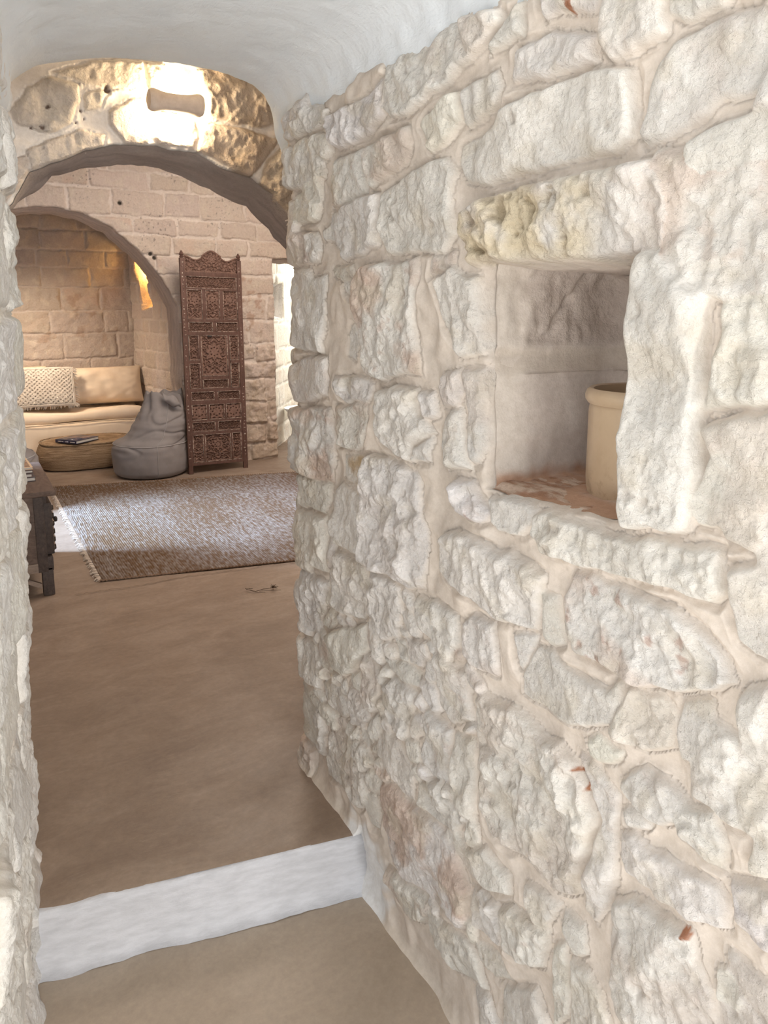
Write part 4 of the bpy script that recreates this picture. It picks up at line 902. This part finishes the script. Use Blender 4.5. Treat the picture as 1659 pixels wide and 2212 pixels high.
# ------------------------------------------------------------------ bean bags
def bean_bag(label, loc, rz, s=1.0):
    root = thing('bean_bag', label, 'bean bag', loc, rz, 'grey canvas bean bags')
    ring = [(.0, .25, 0), (.012, .282, 0), (.04, .297, 0), (.10, .303, 0), (.18, .302, 0), (.245, .298, 0), (.275, .290, .004), (.292, .272, .020), (.305, .252, .044), (.33, .242, .060), (.37, .229, .076), (.42, .214, .094), (.48, .198, .112), (.54, .185, .124), (.60, .176, .131), (.645, .170, .134), (.668, .158, .134)]
    n = 110; z0 = np.array([r[0] for r in ring]); zz = np.concatenate([np.linspace(0, .668, 120)])
    rad = np.interp(zz, z0, [r[1] for r in ring]); sh = np.interp(zz, z0, [r[2] for r in ring])
    def sm(a):
        for _ in range(3): a = np.concatenate([a[:1], (a[:-2]+2*a[1:-1]+a[2:])/4, a[-1:]])
        return a
    rad, sh = sm(rad), sm(sh)
    A = np.linspace(0, 2*PI, n, endpoint=False); AA, ZZ = np.meshgrid(A, zz); RR = rad[:, None]+0*AA
    up = sstep(.35, .62, ZZ)
    # upper part pinched flat like a tied sack, with folds
    fold = up*(.016*np.sin(AA*5+1.2*np.sin(ZZ*9))+.010*np.sin(AA*9+ZZ*14))
    horiz = .007*pnoise(AA*1.6, ZZ*22, 5)*sstep(.10, .3, ZZ)*sstep(.62, .45, ZZ)-.010*(1-sstep(0, .22, np.abs(pnoise(AA*.9, ZZ*9, 6))))*sstep(.12, .25, ZZ)*sstep(.62, .5, ZZ)
    r_ = RR+fold+horiz+.005*fbm(AA*1.2, ZZ*5, 1, 3, 7)
    flat = 1-.42*sstep(.40, .66, ZZ)
    top = sstep(.55, .668, ZZ); dz = top*(.012*np.sin(AA*2+.6)+.014*np.sin(AA*5+.4)+.008*np.sin(AA*9))
    V = np.stack([sh[:, None]+r_*np.cos(AA)*flat**.25, r_*np.sin(AA)*flat, ZZ+dz], -1)*s
    idx = np.arange(V.shape[0]*n).reshape(-1, n)
    F = np.stack([idx[:-1], np.roll(idx, -1, 1)[:-1], np.roll(idx, -1, 1)[1:], idx[1:]], -1).reshape(-1, 4)
    mb = MB(); mb.add(V.reshape(-1, 3), F)
    c = V[-1].mean(0); b0 = len(mb.v)
    inner = [tuple(c+(p-c)*.6+np.array((0, 0, -.03*s))) for p in V[-1]]+[tuple(c+(p-c)*.08+np.array((0, 0, -.05*s))) for p in V[-1]]
    mb.v += [tuple(map(float, p)) for p in inner]; mb.n = len(mb.v)
    i0 = list(idx[-1]); i1 = [b0+k for k in range(n)]; i2 = [b0+n+k for k in range(n)]
    for r0, r1 in ((i0, i1), (i1, i2)): mb.f += [[int(r0[k]), int(r0[(k+1) % n]), r1[(k+1) % n], r1[k]] for k in range(n)]
    mb.f.append(i2); mb.f.append([int(k) for k in idx[0]][::-1])
    mb.build('body', M_grey, root, angle=60)
    j = np.argmin(np.abs(zz-.262)); mb = MB(); mb.tube([tuple(p*1.004) for p in V[j]]+[tuple(V[j, 0]*1.004)], .004*s, 5); mb.build('seat_seam', M_greyseam, root)
    k = int(n*.78); mb = MB(); mb.tube([tuple(V[i, k]+np.array((.0, -.002, 0))) for i in range(4, len(zz)-4, 3)], .0028*s, 5); mb.build('side_seam', M_greyseam, root)
    # limp handle flap near the top
    mb = MB(); P = []
    for i, q in enumerate(np.linspace(0, 1, 14)):
        for j_, u in enumerate(np.linspace(-1, 1, 9)):
            P.append((.170+.060*u+.02*q, -.128-.036*math.sin(q*2.6)-.010*math.cos(u*2), .655-.085*q-.020*u+.010*math.sin(u*4+q*5)))
    mb.grid(np.array(P)*s, 14, 9); f_ = mb.build('handle_flap', M_grey, root)
    md = f_.modifiers.new('thick', 'SOLIDIFY'); md.thickness = .006
    return root
bean_bag('slouchy grey canvas bean bag between the pouf and the carved screen', (1.292, 5.985, .003), math.radians(-10), .97)
bean_bag('grey canvas bean bag just showing behind the dark wooden chest', (.075, 5.58, .003), math.radians(165), 1.22)

# ------------------------------------------------------------------ dark wooden chest with books
def chest():
    root = thing('chest', 'dark old wooden chest with carved drawers and a knob beside the rug', 'chest', (.033, 3.61, 0))
    W, D, H = .30, .70, .500      # half width to the front face (x), depth along y, height
    x0 = -.30
    MB().box((x0, .0, .135), (W-.055, D, .474), .004).build('body', M_chest, root)
    MB().box((x0-.015, -.012, .474), (W+.012, D+.015, H), .006).build('top', M_chest_rail if False else M_chest, root)
    MB().box((x0, -.006, .118), (W-.045, .012, .162), .003).build('bottom_rail', M_chest_rail, root)
    MB().box((x0, -.005, .447), (W-.05, .012, .474), .003).build('top_rail', M_chest, root)
    MB().box((W-.085, -.008, .118), (W-.042, .02, .474), .003).build('corner_stile', M_chest_dark, root)
    for y in (.0, D-.05):
        for x in (W-.05, x0):
            MB().box((x-.02 if x > 0 else x, y, .0), (x+.028 if x > 0 else x+.045, y+.05, .135), .004).build('leg', M_chest_dark, root)
    mb = MB()
    V = [(W-.075, .004, .035), (W-.075, .004, .06), (W-.20, .004, .128), (W-.235, .004, .128)]
    mb.add(V+[(a, .022, c) for a, _, c in V], [[0, 1, 2, 3], [7, 6, 5, 4], [0, 4, 5, 1], [1, 5, 6, 2], [2, 6, 7, 3], [3, 7, 4, 0]]); mb.build('brace', M_chest_rail, root)
    # front (towards the rug): frame, two carved drawers, moulded skirt
    MB().box((W-.056, .0, .44), (W-.028, D, .474), .003).build('front_rail', M_chest_dark, root)
    MB().box((W-.056, .0, .118), (W-.018, D, .185), .006).build('front_skirt', M_chest_dark, root)
    for (a, b_) in ((.025, D/2-.008), (D/2+.008, D-.025)):
        dr = MB().box((W-.056, a, .19), (W-.008, b_, .435), .004).build('drawer', M_chest_dark, root)
        YY, ZZ = np.meshgrid(np.linspace(a+.012, b_-.012, 110), np.linspace(.200, .428, 70))
        q = np.abs(np.sin((YY-a)*PI/.042))*np.abs(np.sin((ZZ-.20)*PI/.038))
        mb = MB(); mb.grid(np.stack([W-.0085+.010*sstep(.30, .55, q)-.004*sstep(.8, .95, q), YY, ZZ], -1), 70, 110)
        mb.build('carving', M_chest_rail, dr)
        mb = MB().lathe([(0, 0), (.008, 0), (.006, .008), (.012, .014), (.014, .021), (.010, .028), (0, .030)], 16, c=(0, 0, 0), axis='x'); mb.v = [(p[0]+W-.006, p[1]+(a+b_)/2 if a > .1 else p[1]+.12, p[2]+.33) for p in mb.v]
        mb.build('knob', M_iron, dr)
chest()
M_strA, M_strB = new_cover('cream_stripe', (.58, .43, .29)), new_cover('brown_stripe', (.16, .075, .05))
def stripe_art(root, w, d, t):
    mb = MB()
    for k in range(9): mb.box((-w*.46, -d*.45+k*d*.105, t+.0002), (w*.46, -d*.45+k*d*.105+d*.055, t+.0009))
    mb.build('cover_stripes', M_strB, root)
zb = .5005
for (lab, w, d, t, cv, art, rz) in (('dark grey book at the bottom of the pile on the wooden chest', .26, .32, .020, new_cover('charcoal_cover', (.06, .05, .055)), None, 2), ('brown book second from the bottom of the pile on the chest', .25, .31, .017, new_cover('brown_cover', (.11, .075, .065)), None, -1),
        ('dark red brown book under the striped one on the chest', .25, .30, .015, new_cover('umber_cover', (.075, .05, .05)), None, 1), ('cream and brown striped book on top of the pile on the chest', .245, .29, .013, M_strA, stripe_art, 2)):
    book('book', lab, (.150, 3.99, zb), math.radians(rz), w, d, t, cv, 'books piled on the wooden chest', art); zb += t+.0008

# ------------------------------------------------------------------ carved folding screen panel
def carved_screen():
    root = thing('carved_screen', 'tall red brown carved wooden screen panel leaning against the stone pier', 'screen', (1.556, 5.79, 0), rz=math.radians(1.5))
    Wd, H = .462, 1.775
    lean = Matrix.Rotation(math.radians(1.2), 4, 'Y') @ Matrix.Rotation(math.radians(-3.6), 4, 'X')
    sx, sz = Wd/505, H/1880
    def U(X, Y): return (X-60-(Y-200)*.054)*sx
    def Zc(Y): return (2040-Y)*sz
    def box(lo, hi, bev=.002): return MB().box(lo, hi, bev, lean)
    # posts with carved tips and feet
    for x in (0, Wd):
        p = box((x-.018, -.014, 0), (x+.018, .014, Zc(240)), .003).build('post', M_screen, root)
        mb = MB()
        pr = [(.010, 0), (.017, .008), (.012, .016), (.018, .026), (.014, .038), (.006, .052), (.0, .060)]
        mb.lathe(pr, 12, c=(x, 0, Zc(240))); mb.v = [tuple(lean @ Vector(v)) for v in mb.v]; mb.build('finial', M_screen, p)
        mb = MB(); rr = np.random.default_rng(int(x*100)+3)
        for z in np.arange(.12, Zc(260), .028):
            if rr.random() < .75: mb.box((x-.006+rr.normal(0, .004), -.0152, z), (x+.002+rr.normal(0, .004), -.0138, z+rr.uniform(.006, .014)), 0, lean)
        q = mb.build('worn_paint', M_worn, p); q['label'] = 'flecks of worn cream paint on the post'; q['kind'] = 'stuff'
    def rail(Ya, Yb, x0=.018, x1=Wd-.018): box((x0, -.011, Zc(Yb)), (x1, .011, Zc(Ya)), .002).build('rail', M_screen, root)
    rows = [(352, 388), (482, 498), (738, 764), (842, 872), (1318, 1348), (1418, 1456), (1584, 1606), (1684, 1712), (1944, 1972)]
    for a, b_ in rows: rail(a, b_)
    panels = [(103, 545, 390, 480, 0), (115, 240, 500, 735, 1), (280, 395, 500, 735, 1), (435, 558, 500, 735, 1), (130, 335, 766, 840, 0), (375, 562, 766, 840, 0),
              (135, 215, 875, 1077, 2), (500, 575, 875, 1080, 2), (145, 232, 1112, 1315, 2), (515, 586, 1112, 1315, 2), (245, 475, 875, 1212, 3), (262, 486, 1248, 1315, 0),
              (160, 357, 1350, 1416, 0), (395, 590, 1350, 1416, 0), (166, 290, 1458, 1582, 4), (320, 450, 1458, 1582, 4), (475, 606, 1458, 1582, 4), (172, 368, 1608, 1682, 0), (402, 605, 1608, 1682, 0),
              (180, 266, 1714, 1942, 2), (288, 516, 1714, 1942, 3), (538, 614, 1714, 1942, 2)]
    def pattern(a, b_, kind, ar, seed):
        """a in 0..1 mirrored across, b_ 0..1 up; >0 where the wood is cut away"""
        x = np.abs(a-.5)*2; y = b_
        X = x*ar; r0 = np.hypot(X*.5, (y-.5)) if ar < 1.6 else np.hypot(x-.5, (y-.5)/ar*2)
        vine = np.sin(11*(X*.5)+4.5*np.sin(7*y+seed))*np.cos(13*y+3.5*np.sin(5*X*.5*2+seed))
        if ar > 1.6: vine = np.sin(9*x*ar*.5+2.5*np.sin(6.3*y))*np.cos(6.3*y+3*np.sin(4*x*ar*.5+seed))
        th = np.arctan2(y-.5, X*.5+1e-6); pet = np.cos(6*th+seed)
        f = np.abs(vine)-.28
        cut = np.where(np.abs(vine) > .30, 1., -1.)*np.where(np.abs(np.sin(17*X*.5+9*y))*np.abs(np.sin(16*y-7*X*.5)) > .16, 1, -1)
        cut = np.where(cut > 0, 1., -1.)
        if kind in (1, 3, 4):
            cy = {1: .68, 3: .60, 4: .5}[kind]; rr = np.hypot((a-.5)*ar, y-cy)/{1: .20, 3: .19, 4: .30}[kind]*(.6 if kind == 4 else 1); t2 = np.arctan2(y-cy, (a-.5)*ar)
            med = rr < 1+.16*np.cos(8*t2); ringc = (rr > 1.08+.16*np.cos(8*t2)) & (rr < 1.28+.16*np.cos(8*t2))
            cut = np.where(med, np.where((np.abs(rr-.55) < .07) & (np.cos(8*t2) > .2), 1., -1.), cut); cut = np.where(ringc & (np.cos(8*t2+PI) > -.6), 1., cut)
        e = np.minimum(np.minimum(a, 1-a)*ar, np.minimum(b_, 1-b_)); lim = .035 if ar < 1.6 else .06
        return np.where(e < lim, -1., cut)
    def panel(xa, xb, Ya, Yb, kind, i, crest=False):
        Ym = (Ya+Yb)/2; x0, x1, z0, z1 = U(xa, Ym), U(xb, Ym), Zc(Yb), Zc(Ya); w, h = x1-x0, z1-z0
        nx, nz = max(10, int(w/.0026)), max(10, int(h/.0026))
        A, B = np.meshgrid(np.linspace(0, 1, nx), np.linspace(0, 1, nz))
        cut = pattern(A, B, kind, w/h, i*.7)
        P = np.stack([x0+A*w, -.004+.0055*(cut > 0)*1.0+.0012*pnoise(A*w*160, B*h*160, i), z0+B*h], -1)
        P[..., 1] += np.where(cut > 0, .006, 0)
        k = cut[:-1, :-1]+cut[1:, 1:]+cut[:-1, 1:]+cut[1:, :-1]
        keep = np.ones(k.shape, bool)
        if crest:
            top = .62+.36*np.exp(-((A-.5)/.17)**2)+.10*np.cos((A-.5)*2*PI*2)*(np.abs(A-.5) > .18)
            edge = B > top; P[..., 1] = np.where(np.abs(B-top) < .05, -.006, P[..., 1]); keep = ~(edge[:-1, :-1] & edge[1:, :-1] & edge[:-1, 1:] & edge[1:, 1:])
        V = P.reshape(-1, 3); F = grid_faces(nz, nx, keep=keep)
        V = np.array([tuple(lean @ Vector(p)) for p in V])
        V, F = compact(V, F)
        me = np_mesh('carved_panel', V, F, smooth=False)
        o = link('carved_panel', me, M_screen_p, root)
        md = o.modifiers.new('thick', 'SOLIDIFY'); md.thickness = .004; md.offset = -1
        if not crest:
            mb = MB()
            g = .0035
            for lo, hi in (((x0-g, z0-g), (x1+g, z0)), ((x0-g, z1), (x1+g, z1+g)), ((x0-g, z0), (x0, z1)), ((x1, z0), (x1+g, z1))):
                mb.box((lo[0], -.0125, lo[1]), (hi[0], -.004, hi[1]), 0, lean)
            mb.build('bead', M_worn, o)['label'] = 'worn cream painted bead around the panel'
    for i, p in enumerate(panels): panel(*p, i)
    panel(80, 565, 165, 352, 3, 40, True)
    # stiles between the panels of a row
    for (xa, xb, Ya, Yb) in ((240, 280, 498, 738), (395, 435, 498, 738), (335, 375, 764, 842), (215, 245, 872, 1318), (478, 500, 872, 1318), (357, 395, 1348, 1418), (290, 320, 1456, 1584), (450, 475, 1456, 1584), (368, 402, 1606, 1684), (266, 288, 1712, 1944), (516, 538, 1712, 1944),
                             (78, 103, 388, 482), (548, 566, 388, 482), (85, 113, 498, 738), (560, 578, 498, 738), (92, 128, 764, 842), (564, 590, 764, 842), (100, 133, 872, 1318), (585, 605, 872, 1318), (125, 158, 1348, 1418), (592, 618, 1348, 1418), (132, 164, 1456, 1584), (608, 625, 1456, 1584), (140, 170, 1606, 1684), (607, 632, 1606, 1684), (148, 178, 1712, 1944), (616, 640, 1712, 1944)):
        Ym = (Ya+Yb)/2; a, b_ = U(xa, Ym), U(xb, Ym)
        box((a, -.010, Zc(Yb)), (b_, .009, Zc(Ya)), .0015).build('stile', M_screen, root)
    for (xa, xb, Y0, Y1) in ((133, 220, 1080, 1110), (505, 590, 1082, 1110), (245, 485, 1214, 1246)):
        Ym = (Y0+Y1)/2; box((U(xa, Ym), -.010, Zc(Y1)), (U(xb, Ym), .009, Zc(Y0)), .0015).build('cross_bar', M_screen, root)
    MB().box((.18, -.0128, Zc(888)), (.215, -.0105, Zc(872)), .001, lean).build('hinge', M_iron, root)
carved_screen()

# ------------------------------------------------------------------ white basin in the side passage
M_enamel = mat_var('white_stone_basin', (.78, .80, .83), (.84, .86, .88), 10, .3, .5, 100, .05, .001)
bas = thing('basin', 'round white basin on a pedestal peeking out in the bright side passage', 'basin', (2.92, 6.62, 0))
MB().lathe([(0, .27), (.05, .27), (.12, .285), (.17, .31), (.195, .335), (.20, .348), (.19, .348), (.165, .325), (.10, .30), (0, .292)], 48).build('bowl', M_enamel, bas)
MB().lathe([(0, 0), (.10, 0), (.10, .015), (.06, .03), (.045, .08), (.04, .20), (.05, .26), (.07, .275), (0, .275)], 32).build('pedestal', M_enamel, bas)

# ------------------------------------------------------------------ dried sprig on the floor
def sprig():
    root = thing('dried_sprig', 'small dried dark sprig with curled stems lying on the cement floor', 'twig', (1.185, 3.165, .004), rz=math.radians(-12))
    root.scale = (.62, .62, .62)
    rr = np.random.default_rng(12)
    mb = MB()
    mb.tube([(-.15, .035, .004), (-.13, .0, .012), (-.09, -.03, .006), (-.03, -.02, .014), (.03, -.005, .008), (.09, .015, .006)], [.0022]*4+[.0018, .001], 6); mb.build('stem', M_twig, root)
    mb = MB()
    mb.tube([(-.15, .05, .003), (-.16, .02, .02), (-.12, -.01, .022), (-.10, .03, .01), (-.13, .05, .004)], .0013, 5)
    mb.tube([(-.06, -.03, .004), (-.02, -.05, .012), (.05, -.045, .006), (.10, -.05, .003)], .0013, 5)
    mb.tube([(-.13, .0, .01), (-.09, -.055, .008), (-.02, -.065, .003)], .0012, 5)
    mb.build('curled_shoot', M_twig, root)
    mb = MB()
    for k in range(26):
        a = rr.uniform(0, 2*PI); L = rr.uniform(.02, .05); e = rr.uniform(.1, 1.1)
        d = np.array((math.cos(a)*math.cos(e), math.sin(a)*math.cos(e), abs(math.sin(e))*.7)); c = np.array((.045, .0, .008))
        mb.tube([tuple(c), tuple(c+d*L*.6+np.array((0, 0, .004))), tuple(np.maximum(c+d*L+np.array((0, 0, -.006)), (-9, -9, .001)))], [.0016, .0016, .0006], 5)
    mb.build('seed_head', M_twig, root)
sprig()
# ------------------------------------------------------------------ camera
cam = bpy.data.cameras.new('camera'); co = bpy.data.objects.new('camera', cam); COL.objects.link(co)
cam.sensor_fit = 'VERTICAL'; cam.sensor_height = 36.; cam.sensor_width = 27.; cam.lens = 1600/2212*36
cam.shift_y = -(1106-942.12)/2212
cam.clip_start = .02
yaw, pit = math.radians(30), math.radians(10)
fwv = Vector((math.sin(yaw)*math.cos(pit), math.cos(yaw)*math.cos(pit), -math.sin(pit)))
co.location = (0, 0, EYE); co.rotation_euler = fwv.to_track_quat('-Z', 'Y').to_euler()
SC.camera = co

# ------------------------------------------------------------------ light
w = bpy.data.worlds.new('sky'); SC.world = w; w.use_nodes = True
w.node_tree.nodes['Background'].inputs['Color'].default_value = (.93, .965, 1, 1); w.node_tree.nodes['Background'].inputs['Strength'].default_value = 1.05
def area(name, loc, target, sx, sy, power, col, spread=180):
    l = bpy.data.lights.new(name, 'AREA'); l.shape = 'RECTANGLE'; l.size = sx; l.size_y = sy; l.energy = power; l.color = col; l.spread = math.radians(spread)
    o = bpy.data.objects.new(name, l); COL.objects.link(o); o.location = loc
    o.rotation_euler = (Vector(target)-Vector(loc)).to_track_quat('-Z', 'Y').to_euler(); return o
def point(name, loc, power, col, r=.03):
    l = bpy.data.lights.new(name, 'POINT'); l.energy = power; l.color = col; l.shadow_soft_size = r
    o = bpy.data.objects.new(name, l); COL.objects.link(o); o.location = loc; return o
area('daylight_entrance', (-1.7, -4.0, 2.1), (.6, 1.0, .7), 2.4, 2.4, 8, (1, .99, .97))
area('rear_fill', (.62, -6.5, 1.7), (.25, 1.2, .9), 1.2, 2.2, 295, (1, .99, .97))  # added light behind the viewpoint to brighten the passage walls; no window there
sl_ = bpy.data.lights.new('sun', 'SUN'); sl_.energy = 10.5; sl_.angle = math.radians(.6); sl_.color = (1, .97, .93)
so = bpy.data.objects.new('sun', sl_); COL.objects.link(so); so.location = (0, 0, 8)
so.rotation_euler = Vector((.12, -.32, -.94)).to_track_quat('-Z', 'Y').to_euler()
area('daylight_side_door', (-2.3, 5.62, 2.35), (.85, 4.55, 0), .6, .7, 115, (.48, .69, 1), 70)
area('daylight_passage', (4.1, 7.0, 1.7), (2.8, 7.0, 1.1), 1.0, 1.4, 40, (1, .97, .9))
point('lamp_bulb_upper', (.651, 2.452, 1.982), 2.6, (1, .76, .47), .02)
point('lamp_bulb_lower', (.651, 2.452, 1.898), 3.0, (1, .76, .47), .02)
nv_ = np.array((-dv[1], dv[0]))
point('slit_lamp', (*(c0+nv_*.10+dv*.97), 1.68), 5.0, (1, .60, .20), .02)
area('alcove_glow', (.12, 6.62, 1.75), (.85, 7.3, .45), .25, .25, 7.5, (1, .80, .60), 100)
area('room_fill', (1.9, 4.2, 2.6), (1.7, 4.5, 0), 1.2, 1.2, 50, (1, .86, .74))  # unseen warm fill under the ceiling, added to lift the far room
SC.view_settings.view_transform = 'Standard'; SC.view_settings.look = 'None'; SC.view_settings.exposure = 0.22; SC.view_settings.gamma = 1.0
SC.view_settings.use_curve_mapping = False
